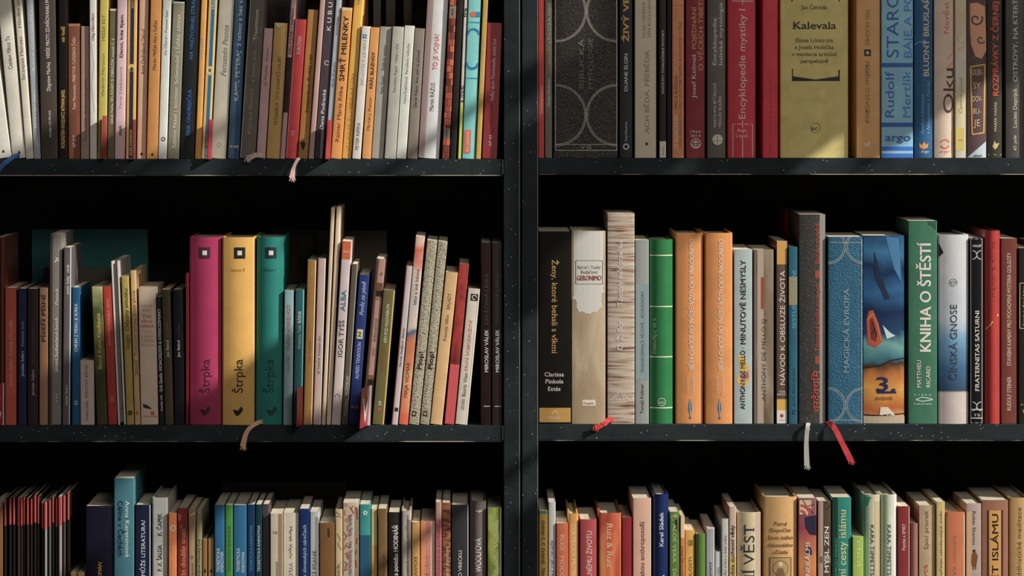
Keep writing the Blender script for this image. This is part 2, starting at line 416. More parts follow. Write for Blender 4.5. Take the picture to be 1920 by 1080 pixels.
B(T,109,126,-44,0,'181411','p','black paperback with amber condensed lettering',('t','u','MORGENSTERN RINGELNATZ ARTMANN JANDL',168,278,.5,7,'c99a44','b'),('t','u','mír hodů',50,79,.5,7,'d09a3e','b'),k=.6)
B(T,126.5,150,44,-1,'6a3a22','p','short chocolate brown paperback with white title',('b',44,49,0,1,'8a5a3c'),('t','u','Peter Macsovszky | PRÍBYTOK CUDZIEHO ČASU',70,205,.5,6,'d8cabc'),('t','u','AP 027',254,277,.5,6,'d8cabc'))
B(T,150,167,49,0,'8e7468','p','short dusty mauve paperback with faint dark title',('t','u','Marian Milčák   Siedma kniha spánku',148,264,.55,5,'4c3a34'))
B(T,167,182,-50,-1,'c9c2bb','p','white crinkled spine beside a yellow green paperback',('t','u','Oleg Malovčíkov',24,76,.5,5,'4c4440','i'),('l',[(3,80),(8,120),(4,160),(9,210)],1,'9a9490'))
B(T,182.5,199,-55,4,'a99a3c','p','yellow green paperback with widely spaced letters',('t','u','Vladimír Martinov',100,182,.5,5.5,'6c6426'),('t','u','MISSA EST',28,76,.5,5.5,'6c6426'))
B(T,200,214,16,5,'59533f','p','short olive grey paperback with white title',('b',16,20,0,1,'b8b2a0'),('t','u','Jakub Noha SKLÁDÁM SI OBRÁZEK svazek č. 6',72,232,.5,5.5,'c8c2ae'))
B(T,214,233,-58,5,'b59aa0','p','pale lilac paperback with black spaced letters',('t','u','Dami, kde fijem',28,108,.5,5.5,'2a2224','b'),('t','u','Yaro Nekontra',125,206,.5,5,'8a6a70'),('t','u','ʍan',236,255,.5,6,'2a2224','b'))
B(T,233.5,253,-52,4,'c8962f','p','golden paperback with a dark navy stripe and square',('b',-52,120,.3,.7,'10243a'),('b',134,297,.3,.7,'10243a'),('b',124,130,.1,.9,'d8c070'),('b',126,133,.35,.65,'16304a'),('t','u','ALEX DONRAD',243,292,.5,4.5,'c8a860'),('t','u','XIVSE',-10,16,.5,4.5,'c8a860'))
B(T,255,273,-56,5,'c99c7e','p','peach paperback with black title and tiny triangle',('t','u','Anna Ondrejková Úzkosť',54,140,.5,6,'30201a','f'),TRI(9,288))
B(T,273.5,295,-54,8,'ad7432','p','warm ochre paperback with dark author name',('t','u','Marián Milčák Hra s ľuďmi',38,132,.5,6,'3a2414','f'),TRI(11,289),)
B(T,295.5,312,-58,9,'cfd2cc','p','white paperback with ring logo near its foot',('t','u','Ivo Chorál | Prameni luna',20,104,.5,5,'5a5a5a','i'),('o',8.5,261,3.2,1.6,0,360,'16181a'))
B(T,313,335,3,11,'77725f','p','grey paperback with long spaced white title',('t','u','Sabina Naef | leichter Schwindel | ľahký závrat',27,278,.5,7,'e0dccc','f'),('b',3,6,0,1,'b8b6a8'))
B(T,335.5,364,-50,12,'12161a','p','wide black paperback with blue lettering',('t','u','ERIK ONDREJIČKA',168,254,.5,7,'1f63a8','f'),('t','u','NA VNÚTORNEJ STRANE',-12,112,.5,7,'1f63a8','f'),k=.6)
B(T,364.5,376,-46,12,'c68a2c','p','narrow amber paperback with pale thin title',('t','u','Adam Zagajewski',122,178,.5,5,'e0c898','f'),('t','u','Materia prima',70,114,.5,5,'f0dcb0','F'))
B(T,376.5,393,-60,14,'cdb26a','p','cream paperback with bright blue central stripe',('b',-60,124,.35,.75,'0f5a86'),('b',141,297,.35,.75,'0f5a86'),('b',127,138,.1,.95,'dcc88a'),('b',129,135,.35,.65,'124a70'),('t','u','PRAXIS',-14,17,.55,4.5,'d8e0d8'),('t','u','KAREL PRAVEC',250,296,.55,4,'e0b080'))
B(T,394,423,-58,16,'c4bda9','q','ivory hardback with grey italic lettering',('t','u','Fernando Pessoa',47,144,.55,10,'6a6860','i'),('l',[(10,272),(14,268),(18,272),(14,278),(10,272)],1,'8a8474'),bulge=.0008)
B(T,423.5,448,-60,14,'3a5874','q','blue paperback with big white spaced capitals',('b',-60,297,.55,1,'123a5c'),('t','u','KAMIL PETERAJ  S tebou a bez teba',-18,189,.5,8,'d6dce0'),('t','h','IKAR',275,18,.5,5,'e8e8e8','I'))
B(T,449,478,-50,19,'5c544c','p','wide charcoal cloth paperback with pale title',('b',-50,297,0,.06,'9c948c'),('t','u','Richard Pietraß   z lomu snu',95,252,.5,7,'857c70'),('t','u','Traumsaum',18,76,.5,7,'c8c4b8'),surf='cloth')
B(T,478.5,497,53,18,'b08c8e','p','short dusty pink paperback with dark small letters',('t','u','Ján Palaščák   Notácia',90,162,.5,5.5,'50383a'))
B(T,498,524,43,18,'b08843','p','tan paperback with a pale torn top corner',('t','u','PETRARCA  STO SONETŮ LAUŘE',106,235,.55,6.5,'4e3414','f'),('g',[(1,44),(17,44),(9,52),(3,49)],'e2d2a8'))
B(T,524,534,-50,21,'a48080','p','thin pinkish paperback with a black middle',('b',107,211,0,1,'1c1010'),('t','u','EZRA POUND V RAPALLU',16,102,.5,5,'40302e','F'))
B(T,534.5,556,36,21,'b62c30','p','bright red paperback with short white title',('b',36,297,0,.12,'d87070'),('t','u','EUROPAIN',68,102,.5,7,'f0e4e0','b'),('t','u','73',246,255,.5,6,'f0d4d0'))
B(T,557,577,18,21,'94692c','p','mustard paperback with a scribbled black script',('t','u','korespondencia dlhodobá s ním',102,212,.55,7,'1c140c','I'),('g',[(3,268),(9,265),(13,270),(10,283),(6,279)],'1a1612'))
B(T,577.5,588,-48,22,'a08078','p','thin dusty rose paperback without lettering')
B(T,588.5,607,-60,22,'3c343c','p','dark plum paperback with white capitals',('t','u','Dana Podracká',168,243,.5,6.5,'e8e4e4','b'),('t','u','K U B U S',-8,57,.5,8,'e0dce0'),('o',10,118,4,1,20,330,'d8d4d8'))
B(T,607.5,618.5,-56,22,'8e96a0','p','thin blue grey paperback behind a red card',('t','u','Marián Grupmann',116,163,.5,4,'2c2c30'),('t','u','monológy',30,66,.5,4,'2c2c30'))
B(T,619,640,14,22,'cc8a3a','p','orange gold paperback with large black title',('t','u','SMRŤ MILENKY',30,152,.5,9.5,'1c130c','b'),('t','u','Rainer Maria Rilke',162,266,.5,7.5,'6a2a1c'),('b',14,20,0,1,'d8c088'))
B(T,640.5,658,-60,23,'d8a62c','p','sunny yellow paperback with brown serif capitals',('t','u','JAUFRES RUDEL',185,284,.55,6,'a86c18','f'),('t','u','VZDÁLENÁ LÁSKA',136,205,.55,6,'7a4a12','f'),('t','u','OPERA',-20,8,.5,6,'907020'))
B(T,658.5,676,49,22,'cac5bd','p','short white paperback with a small blue square',('t','d','KABINET A KLÁŠTORE',75,160,.55,5.5,'8a8a88'),('t','u','PETER REPKA',230,281,.5,6,'585452'),*SQ(7,68,3.6,'1a5a9c','e8e8e8'))
B(T,676.5,695,51,20,'c98a42','p','short orange paperback with bold black title',('t','u','KRÁĽ BLÁZNOV',98,166,.5,6,'2c1c0c','b'),('t','u','Marcel J. Puncar',182,245,.5,5.5,'5c3818'))
B(T,695.5,718.5,50,20,'8a8880','p','grey paperback first of a short grey row',('t','u','Peter Repka',142,176,.5,5.5,'32302c','f'),('t','u','Relikvie anjelov',84,132,.5,5.5,'32302c','f'))
B(T,719,742,50,19,'94948a','p','plain grey paperback with mid grey title',('t','u','Stanislava Repar  Nahá v tŕní',82,174,.5,5.5,'55554e'))
B(T,742.5,761.5,48,19,'b8bab2','p','pale grey paperback with a bright left edge',('b',48,297,0,.1,'e4e4de'),('t','u','Nóra Ružičková  Parcelácia vzduchu',82,194,.5,5,'5c5e58'))
B(T,762.5,782,53,18,'746a62','p','brownish grey paperback last of the short grey row',('t','u','Derek Rebro  Ako tieň na pľúcach',94,201,.5,5.5,'201c1a'))
B(T,783,823,-62,18,'b9babb','q','wide white volume with red capitals title',('b',-62,297,0,.3,'98807e'),('t','u','Martin RÁZUS',156,209,.5,8,'303236'),('t','u','TO JE VOJNA!',65,132,.55,9,'b02a24'),bulge=.0015)
B(T,826,842,-50,14,'8a3c22','p','rust brick patterned paperback with two pale squares',('b',12,33,.1,.95,'6a6258'),('t','u','DAS',16,28,.5,4,'201c18','b'),('b',241,261,.1,.95,'6a6258'),('t','u','OPUS',243,259,.5,3,'201c18','b'),pat=('k',[(0,'4a1c12'),(.4,'8a3a20'),(.8,'b05030'),(1,'9a4424')]))
B(T,842.5,855,-55,14,'14110f','p','thin plain black paperback beside a lime one')
B(T,855.5,865,-46,12,'b8aca6','p','thin paperback white above and lime green below',('b',196,297,0,1,'b4c02c'),('t','u','a ďalší',160,192,.5,6,'26221e','b'),('t','u','fra',14,32,.5,7,'26221e','b'))
B(T,865.5,890.5,-58,12,'62b0ae','p','aqua paperback with blue arcs and orange dot',('b',41,43.5,0,1,'1a7c9c'),('b',146,148,0,1,'1a7c9c'),('o',12,66,11,4.5,0,180,'0c6c9a'),('o',12,118,11,5,180,360,'0c6c9a'),('b',22,32,.5,1,'1474a0'),('d',10,27,5.5,'d85c24'),('g',[(4,244),(14,244),(15,246),(15,286),(13,288),(4,288),(3,286),(3,246)],'c85a3c'),('t','u','ars poetica',247,285,.36,6,'f0dcc8'))
B(T,891,901.5,-54,14,'b08c34','p','narrow gold paperback next to a red one',('t','u','Aleš Jungmann Ing.',120,176,.5,4,'e8d8a0','f'),('t','u','Materia prima',71,113,.5,4.5,'f0e0b0','F'))
B(T,903,932,43,12,'8a2630','p','short crimson paperback last before the upright',('t','u','Veľký dych: Psychopolis, tenký ľad',74,190,.5,6,'e8d8d4','b'),('t','u','IVAN ŠTRPKA',196,238,.5,5,'5c1418'),('t','u','AP 43',254,275,.5,5.5,'d8bcb8'))
def backbook(row, x0, x1, top, col, desc, y=.185, k=.3, pat=None, thick=.018, *decor):
    f = 1+y/CD; wx = ((x1-x0)*f); ys = SHELFTOP[row]
    X0 = 880+(x0-880)*f; X1 = 880+(x1-880)*f; tp = 130+(top-130)*f
    root = empty('book', (X(X0), y, Z(ys))); w_ = (X1-X0)*S; h = (ys-tp)*S
    v, fc = boxes([(0, w_, 0, .0016, 0, h), (0, w_, thick-.0016, thick, 0, h), (0, .0016, .0016, thick-.0016, 0, h)])
    link('cover', mesh('cover', v, fc), root, [mat(col, k, 'paper', pat)])
    link('page_block', mesh('page_block', *box(.0017, w_-.003, .0017, thick-.0017, .002, h-.003)), root, [page_mat('b0a890')])
    for it in decor:
        gv, gf, g0, g1 = glyphs(it[0], 's'); sx = it[3]*S/(g1-g0); sy = it[4]*S/CAPH
        link('lettering', mesh('lettering', [(it[1]*w_+(a-g0)*sx, -.0003-q*LZ, (ys-it[2])*S+b*sy) for a, b, q in gv], gf), root, [mat(it[5], k, 'print')])
    tag(root, desc, 'book', 'books standing in the second row behind'); return root
backbook('tl',493,572,-30,'2a2622','dark book cover with big dim letters behind the top left row',.18,.28,None,.018,('cimo',.12,22,60,22,'16120f'))
backbook('tl',655,690,-30,'4a1a14','dark red book cover in the second row behind orange gold paperback',.18)
for a, b, c, dsc in ((700,714,'4a443c','leftmost dim grey spine in second row of top left shelf'),(724,741,'3c362f','second dim grey spine in second row of top left shelf'),(757,771,'443e36','third dim grey spine in second row of top left shelf')):
    backbook('tl',a,b,-20,c,dsc,.17,.6,None,.1)
backbook('tl',908,930,-30,'2e2420','dim brown spine behind the short crimson paperback',.17,.28,None,.1)

# ------------------------------------------------------------------ top right shelf
T = 'tr'
B(T,1009,1020.5,-60,0,'9c2a26','p','thin red paperback against the upright',('t','u','Gheranda sanhitá',161,214,.5,5,'d8a898'))
B(T,1021,1035.5,-56,0,'4a4640','p','thin grey paperback with yellow and white title',('t','u','HOVORY s',80,122,.6,5.5,'c89a2c','I'),('t','u','LÉVI-STRAUSSEM',6,79,.6,6,'d8d4cc','f'),('t','u','Georges Charbonnier',146,200,.5,4.5,'d8d4cc','i'))
_vg = [('l',[(4,-60),(4,282),(119,282),(119,-60)],1.2,'*8a8578'),('l',[(4,271),(119,271)],1,'*8a8578'),('l',[(4,77),(20,76)],1,'*8a8578')]
for s_, aa in ((0,-90),(1,90)):
    for r_ in (54.5,56.3,58):
        for cy in (216, 21):
            _vg.append(('o', 4 if s_ == 0 else 119, cy, r_, .6, aa, aa+180, '*a09a8c'))
B(T,1037,1159,-78,0,'1a1714','q','very wide black volume with silver interlaced circles',*_vg,('t','u','BIBLICKÁ',72,166,.43,9,'4a453e','f'),('t','u','MYTOLOGIE',72,168,.57,9,'4a453e','f'),('t','h','V G',276,20,.5,6,'*8a8578','f'),surf='leather',bulge=.001)
B(T,1161,1186,-66,0,'14151a','p','black paperback with yellow title and ring logo',('t','u','ŽIVÝ VESMÍR',-56,79,.5,11,'e0aa38','B'),('t','u','DUANE ELGIN',101,171,.5,6.5,'dcdcdc','b'),('t','u','Carpe Momentum',228,265,.5,4,'dcdcdc','f'),('o',12.5,275,4.8,2,0,360,'e0e0e0'))
B(T,1190,1231,-70,0,'9a8e7a','q','wide beige hardback with thin brown capitals',('t','u','ACH BĚDA, PŘEBĚDA',94,251,.56,8,'5c4a38','f'),('t','u','OLGA LOMOVÁ',3,71,.42,6,'5c4a38','f'),('t','u','YEH KUO-LIANG',-6,71,.66,6,'5c4a38','f'),('d',22,270,3,'2c241c'),bulge=.001)
B(T,1236,1249.5,-60,0,'111113','p','thin black paperback with white label at foot',('t','u','POČÁTKY STAROČESKÉ MYSTIKY',56,175,.5,4,'c8c4bc','b'),('b',265,296,0,1,'b0aca0'),('t','u','Dauphin',276,291,.5,4,'4a4640','i'))
B(T,1250,1259.5,-50,0,'121010','p','thin unmarked black paperback left of brown orange one')
B(T,1260,1283,-62,0,'a2623c','p','brown orange paperback with two title lines',('t','u','M. SLOBODNÍK',216,278,.3,6.5,'e0cdb8','b'),('t','u','– MAO A BUDDHA:',140,212,.3,6,'4c1c10','f'),('t','u','NÁBOŽENSKÁ POLITIKA VOČI TIBETSKÉMU BUDDHIZMU V ČÍNE',40,278,.68,4.8,'4c1c10'),('l',[(3,10),(20,10)],.8,'5a2010'))
B(T,1286,1322,-66,0,'5c1c20','q','maroon hardback with gold title and anchor emblem',('t','u','Josef Kolmaš',102,184,.4,8,'e0d4cc'),('t','u','POJEDNÁNÍ',13,92,.42,8.5,'c89050'),('t','u','O VĚCECH TIBETSKÝCH',-50,132,.78,8.5,'c08048'),('t','h','1934',247,19,.5,5,'e0d4cc'),('t','h','2014',254.5,19,.5,5,'e0d4cc'),('o',18,269,9,1.4,0,360,'d8ccc4'),('l',[(18,262),(18,276)],1.4,'d8ccc4'),('l',[(12,266),(24,266)],1.4,'d8ccc4'),('l',[(11,270),(14,275),(18,276),(22,275),(25,270)],1.4,'d8ccc4'),('o',18,268,4,1,0,360,'d8ccc4'),bulge=.001)
B(T,1326,1361,-64,0,'3e3832','q','dark grey hardback with white scales emblem disc',('t','u','Encyklopedie',34,122,.38,7.5,'dcd6c8','f'),('t','u','baltské mytologie',5,122,.72,7,'dcd6c8','f'),('t','u','MARTA EVA BĚŤÁKOVÁ',155,239,.4,5,'d0cabc','f'),('t','u','VÁCLAV BLAŽEK',179,239,.68,5,'d0cabc','f'),('d',19,262,10,'c8c4b4'),('l',[(19,254),(19,270)],1.2,'3a342c'),('l',[(13,257),(25,257)],1.2,'3a342c'),('o',13,262,3,1,180,360,'3a342c'),('o',25,262,3,1,180,360,'3a342c'),bulge=.0012)
B(T,1364,1418,-72,0,'8a1c28','r','wide glossy red encyclopaedia with large white title',('t','u','Encyklopedie mystiky I',17,223,.5,13,'e6dcd0'),('l',[(10,233),(47,233)],1.3,'d8c8b8'),('l',[(10,296),(10,233)],1.3,'d8c8b8'),('l',[(47,296),(47,233)],1.3,'d8c8b8'),('l',[(28,226),(28,240)],1.5,'d8c8b8'),('l',[(28,260),(28,296)],1.5,'d8c8b8'),('t','h','Argo',244,18,.5,6.5,'e6dcd0','f'),('t','h','Logos',254,22,.5,6.5,'e6dcd0','f'),('l',[(10,-60),(10,2),(47,2),(47,-60)],1.3,'d8c8b8'),('l',[(28,-4),(28,9)],1.5,'d8c8b8'),surf='gloss',bulge=.003)
B(T,1430,1459,-50,0,'981f2a','p','plain crimson paperback with faint dark lettering',('t','u','STADIAWA  SMÄTI TAWOTY',150,262,.5,5,'6a1018'),('t','u','BP',268,286,.5,5,'6a1018'),surf='cloth')
B(T,1463,1592,-84,0,'8f8348','r','widest olive cloth volume with black centred title',('t','h','Jan Čermák',13,50,.5,8,'1e1a12','f'),('t','h','Kalevala',47,82,.5,14,'161410','F'),('t','h','Eliase Lönnrota',75,70,.5,7.5,'221e14','f'),('t','h','a Josefa Holečka',88,73,.5,7.5,'221e14','f'),('t','h','v moderní kritické',101,84,.5,7.5,'221e14','f'),('t','h','perspektivě',114,51,.5,7.5,'221e14','f'),('g',[(22,129),(24,129),(24,143),(66,149),(109,143),(109,131),(112,131),(112,152),(22,152)],'1a1610'),('l',[(22,-30),(22,3)],2,'1a1610'),('l',[(111,-30),(111,3)],2,'1a1610'),('o',66,240,9,.8,0,360,'3a3420'),('t','h','ac',240,12,.5,8,'2a2416','f'),surf='cloth',bulge=.0028)
B(T,1605,1650,-70,0,'c08c4c','p','smooth light orange volume with a black square',('t','d','TED HUGHES',17,85,.48,8,'4c3824','f'),*SQ(21,99,6.3,'1e1a16','c8b49c'),('l',[(28,99),(45,99)],1,'d8b888'),('t','d','PŘÍBĚHY O STVOŘENÍ',115,231,.47,7.5,'4c3824','f'),('g',[(16,274),(14,267),(19,269),(24,264),(27,268),(25,276)],'e0c8a0'),rec=.0005,k=.26)
B(T,1653,1713,-66,0,'5f8ba0','q','wide pale blue volume with large navy lettering',('t','u','STAROVĚKÉ',-110,108,.34,23,'103e70','s'),('t','u','BÁJE A POVĚSTI',-80,108,.83,15,'16508a','s'),('b',118,126,0,1,'0e3c74'),('t','u','Rudolf',134,220,.25,17,'12427a','s'),('t','u','Mertlík',132,220,.79,16,'1a5490','s'),('b',230,238,0,1,'0e3c74'),('t','h','argo',257,48,.52,14,'0f3c72','b'),('b',275,283,0,1,'0e4a8c'),('b',288,297,0,1,'0e4a8c'),('b',283,288,0,1,'8ab0c4'),bulge=.001)
B(T,1715,1749.5,-64,0,'0e3a5c','q','deep blue volume with cream serif capitals',('t','u','BLUDNÝ BRUSLAŘ',-6,143,.63,10.5,'dcc8a4','F'),('t','u','Pověsti a báchorky',176,252,.42,5.5,'4e86a4','i'),('t','u','z Nizozemska a Flander',150,252,.75,5.5,'4e86a4','i'),('o',12,92,14,1.2,60,200,'4a7c98'),('t','h','Argo',284,16,.55,5.5,'dcdcd4','I'),('g',[(9,277),(8,268),(14,272),(18,265),(21,272),(26,268),(24,277),(17,280)],'d09040'),bulge=.002)
B(T,1752,1789,-62,0,'b09c8a','q','pinkish white volume with brown looped lettering',('t','u','Nevěst',3,63,.62,11,'8a3c30','s'),('t','u','Oku',128,212,.72,20,'38221c','s'),('l',[(24,112),(38,95)],3,'9a6444'),('l',[(22,128),(38,115)],3,'9a6444'),('o',20,270,8,2.2,20,160,'8c3a2c'),('o',20,270,8,2.2,200,340,'8c3a2c'),('t','h','argo',283,18,.55,6,'b87060','I'),bulge=.002)
B(T,1791,1813,-58,0,'a49c86','p','cream grey volume with faint sketched fish',('t','u','Časové písně',145,212,.5,6,'6a6458','i'),('b',240,282,0,.8,'b8a448'),('l',[(6,263),(14,263)],1.2,'30302c'),('o',14,70,10,1,90,300,'8c6a58'),('l',[(4,95),(14,88),(22,80)],1.2,'a8704c'),pat=('z',.215,.25,[(.0,'a8a498'),(.25,'a89c70'),(.45,'a49e92'),(.75,'9c8c70'),(.95,'8a8a60')]))
_sw = [('l',[(17+ r_*math.cos(a_), 36 - r_*math.sin(a_)) for a_, r_ in [(i*.42, 3+i*.62) for i in range(17)]],3,'2a2420'),('l',[(26+ r_*math.cos(a_), 74 - r_*math.sin(a_)) for a_, r_ in [(i*.42, 2+i*.45) for i in range(15)]],2.6,'2a2420')]
B(T,1812.5,1850.5,-70,0,'3a2a2c','q','dark volume with pink curls and yellow framed letters',('g',[(6,6),(20,5),(34,12),(36,60),(37,95),(28,110),(16,106),(8,84),(6,50)],'b07858'),*_sw,('l',[(7,125),(34,121),(32,249),(10,252),(7,125)],2.6,'d8a02c'),('t','h','OLEK-',135,22,.53,11,'c8a880'),('t','h','SY',160,13,.5,12,'c8a880'),('t','h','DOV-',185,18,.52,11,'c8a880'),('t','h','BU-',208,14,.5,11,'c8a880'),('t','h','JE',230,12,.5,13,'c8a880'),('g',[(0,297),(36,265),(36,297)],'8fa0a8'),('t','h','ARGO',292,16,.55,4,'20242a','b'),bulge=.0015)
B(T,1851,1880,-62,0,'2a2722','q','black volume with ragged red title lettering',('t','u','ROZPRÁVKY Z ČERNEJ AFRIKY',-60,180,.55,11,'a03224','B'),('t','u','MAREK VADAS',192,246,.55,5,'a89c74'),('g',[(10,275),(14,264),(17,270),(23,268),(19,276),(15,281)],'8a7848'),('l',[(2,290),(27,290)],1.2,'8a7a5c'),bulge=.0015)
B(T,1886,1922,-66,0,'34322e','q','dark grey volume cut by the right frame edge',('t','u','OSTROVY, NA KTERÝCH ZTROSKOTAL',-130,153,.5,8.5,'d0ccc0','f'),('t','u','Lucien Deprijck',165,239,.48,7.5,'d0ccc0','f'),('t','u','65. pole',254,282,.47,6,'d0ccc0','F'),bulge=.0015)
B(T,1924,1950,-60,0,'50483c','p','brown paperback just beyond the right frame edge')

# ------------------------------------------------------------------ middle left shelf
T = 'ml'
B(T,-14,-1,447,0,'6c747c','p','grey paperback at the far left frame edge')
B(T,0,7.5,445,0,'5a2416','p','thin tall rust brown book at left edge')
B(T,8.5,30,540,0,'a8432c','p','coral red paperback with pale serif author line',('t','u','Jaroslav Seifert  Deštník z Piccadilly',600,725,.5,6,'d89880','f'))
B(T,33,49.5,541,0,'1b2240','p','navy paperback between coral and maroon ones',('t','u','Jaroslav Seifert',658,706,.5,5.5,'c0c4d0','f'),('t','u','Kamenný most',602,650,.5,5,'7a80a0','f'))
B(T,51,71,541,0,'25151a','p','dark maroon paperback with dim lettering',('t','u','Jaroslav Seifert',693,742,.5,5.5,'a88c90','f'),('t','u','Býti básníkem',602,680,.5,5,'4a3840','f'))
B(T,72.5,89,540,0,'8c6446','p','tan paperback with black spaced capitals',('t','u','PÍSEŇ PÍSNÍ',553,642,.5,7,'1c1410','F'),)
B(T,90,114,439,1.5,'6e6a64','p','tall grey paperback with striped emblem near top',('b',439,796,0,.25,'3a3430'),('t','u','James Sutherland-Smith',596,699,.55,6.5,'d8d4d0','b'),('t','u','Pazúrik',541,572,.55,6.5,'d8d4d0','b'),('l',[(9,492),(13,488)],2,'e0e0e0'),('l',[(12,487),(17,490)],2,'e0e0e0'),('l',[(11,484),(17,486)],2,'e0e0e0'),('d',14,741,1.3,'d8d8d0'),('d',14,747,1.3,'d8d8d0'),('d',14,753,1.3,'d8d8d0'))
_b = B(T,116,131,464,2.5,'534c4c','p','tall grey brown paperback with blue side cover',('b',464,796,.86,1,'a8b0b4'),('t','u','peter šulej   nódy',496,552,.5,6,'dcdcd8','b'),('t','u','vlna/das 136 fk x',722,760,.5,4,'d0d0cc','b'))
B(T,131.5,149,539,0,'0e4a70','p','blue paperback with white sans capitals',('t','u','CHRÁM Z PIESKU JE BÚRKA',570,660,.5,6,'d8dce0','b'),('t','u','53',752,760,.5,5.5,'d8dce0','b'))
B(T,150,177,676,-2,'a5968a','p','very short greyish pink booklet with black title',('t','u','PERLOVÝ ZÁVES',684,747,.45,5.5,'3c3430'),('t','u','Ferdinand Steiner',751,790,.45,5,'3c3430','i'))
B(T,178.5,202,538,-12,'6c6630','p','olive paperback leaning left with gold script',('t','u','Básně Kama Klaubauna',588,692,.5,7,'c0a048','f'),pat=('z',.155,.3,[(.0,'3a3418'),(.35,'2a2c12'),(.6,'5a5a28'),(.8,'3c4420'),(1,'8c8c58')]))
B(T,202.5,220,537,-12,'96271c','p','brick red paperback leaning left with pale capitals',('t','u','MIRIAM SEDMIDRÁKA CESTY',560,648,.5,4.5,'d08c70'),('t','u','151',744,753,.5,5,'d8a890'))
B(T,221,236,490,-13,'c9c2c0','f','white hardback standing with its fore edge forward',pages='7c7468',label2='white hardback turned fore edge out on the middle left shelf')
B(T,237,251.5,518,-11,'948034','p','olive yellow paperback with dark serif title',('t','u','Saigjó',658,706,.5,7.5,'2a2412','f') if False else ('t','u','Saigjó  Odstíny smutku',541,656,.5,7.5,'2c2512','f'),('d',7,775,5,'4c3c1c'))
B(T,252,263,508,-9,'ab8a5a','p','tan paperback with brown narrow long title',('t','u','Sóteců',676,704,.5,7,'3a2c18','f'),('t','u','Podoben mraku život plyne',545,668,.5,6.5,'7a5430','f'),('d',6,775,4,'7a5430'))
B(T,263.5,297,540,-6,'c0aa94','q','wide cream paperback with stacked pink title lines',('t','h','Otomo no',573,22,.45,5,'8a6c5c','f'),('t','h','Šiki',582,14,.45,5,'8a6c5c','f'),('t','h','Pod',593,15,.45,7,'8c4038','f'),('t','h','tíhou',602,20,.45,7,'8c4038','f'),('t','h','měsíce',611,24,.45,7,'8c4038','f'),('t','h','Výbor',622,18,.48,6,'c08478','f'),('t','h','z básní',630,22,.48,6,'c08478','f'),('t','h','a deníku',638,26,.5,6,'c08478','f'),('t','h','Óe Jaku',647,24,.5,5,'c08478','f'),('d',22,776,4,'a83028'),('t','h','DharmaGaia',781,26,.55,4,'a05048','f'),('g',[(4,758),(12,760),(22,768),(12,767),(5,765)],'2a2018'),bulge=.0008,k=.42)
B(T,297.5,308,557,-8,'14191a','p','thin black paperback with white bold capitals',('t','u','Erik Šimšík  MONOREZEŇ & STEREOZEMIAKY',579,734,.5,6,'d8d8d4','b'),('t','u','vlna/das 126',742,772,.5,4,'d8d8d4','b'))
B(T,309,326,543,-8,'3f3422','p','dark olive brown paperback with small white name',('t','u','Jan Skácel',638,670,.5,5,'dcd4c0','F'),('t','u','smuténka',604,634,.5,5,'6c5c40','f'))
B(T,327,346,543,-4,'14151b','p','black paperback with small white author name',('t','u','Jan Skácel',638,670,.5,5,'b8b4b0','F'),('t','u','naděje',606,634,.5,5,'34343c','f'))
B(T,346.5,353,513,0,'5c1418','p','thin dark red paperback beside the magenta volume')
_str = lambda c: (('t','u','Štrpka',674,737,.5,17,c),('g',[(24,777),(20,768),(30,770),(36,762),(40,768),(34,777),(28,781)],c))
B(T,353.5,415,445,0,'8c1f48','r','thick magenta hardback with a black square emblem',*_str('3a1224'),*SQ(29,474.5,10.5,'3a1828','d8d0d0'),surf='gloss')
B(T,415.5,477,445,0,'c8983c','r','thick yellow hardback with a black square emblem',*_str('16120c'),*SQ(33,474.5,10.5,'1c1812','d8d4c8'),('t','h','básne II',506,24,.5,6,'8a6420'),surf='gloss',bulge=.003)
B(T,478,529,445,2,'0b6a62','r','thick teal hardback with a black square emblem',*_str('063430'),*SQ(27,474.5,10.5,'10242c','c8ccc8'),('t','h','básne I',506,22,.5,6,'0a4440'),surf='gloss')
B(T,530,548,545,3,'6f8d92','p','pale steel blue paperback with red capitals',('t','u','MUZEUM NETRPEZLIVOSTI',572,657,.5,6.5,'8a2c28'),('t','u','Hans Thill',668,697,.5,6,'8a3c38'),('t','u','AP 53',748,766,.5,5,'5a6a70'))
B(T,549,566.5,543,5,'184e52','p','dark teal paperback behind a red shelf card',('t','u','BÁSNE',584,606,.5,6,'e0e0d8','f'),('t','u','Krisztina Tóth',610,654,.5,5,'a0b0a8','f'),('b',543,796,.84,1,'3a98a0'))
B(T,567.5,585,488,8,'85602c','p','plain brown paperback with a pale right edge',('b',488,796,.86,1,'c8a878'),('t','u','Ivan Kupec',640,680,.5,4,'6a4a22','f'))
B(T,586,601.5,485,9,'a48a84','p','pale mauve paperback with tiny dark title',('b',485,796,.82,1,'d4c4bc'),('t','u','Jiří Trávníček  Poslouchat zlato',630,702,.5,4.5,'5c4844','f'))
B(T,602,610,390,13,'b09c82','p','left of two tall thin cream booklets')
B(T,611,620,388,14,'bca88e','p','right of two tall thin cream booklets')
B(T,620.5,638.5,452,18,'ab9c9c','p','grey white paperback with an orange top block',('b',452,486,0,1,'ac4c1c'),('t','h','fonds',471,12,.5,5,'e8d0b8','I'),('t','u','ALBA',543,584,.5,9,'1f6f88','F'),('t','u','IGOR TYŠŠ',601,670,.5,8.5,'2c2828','f'),('o',8,744,4,1,-30,210,'2c2828'))
B(T,639,651,495,20,'4c4638','p','dark olive paperback with a light right rim',('b',495,796,.86,1,'8c8678'),('t','u','DRUŽSTEVNÉ LISTY',705,742,.5,4.5,'c8c0b0','b'),('t','u','Katarína Svobodová',748,780,.5,4,'a8a090'))
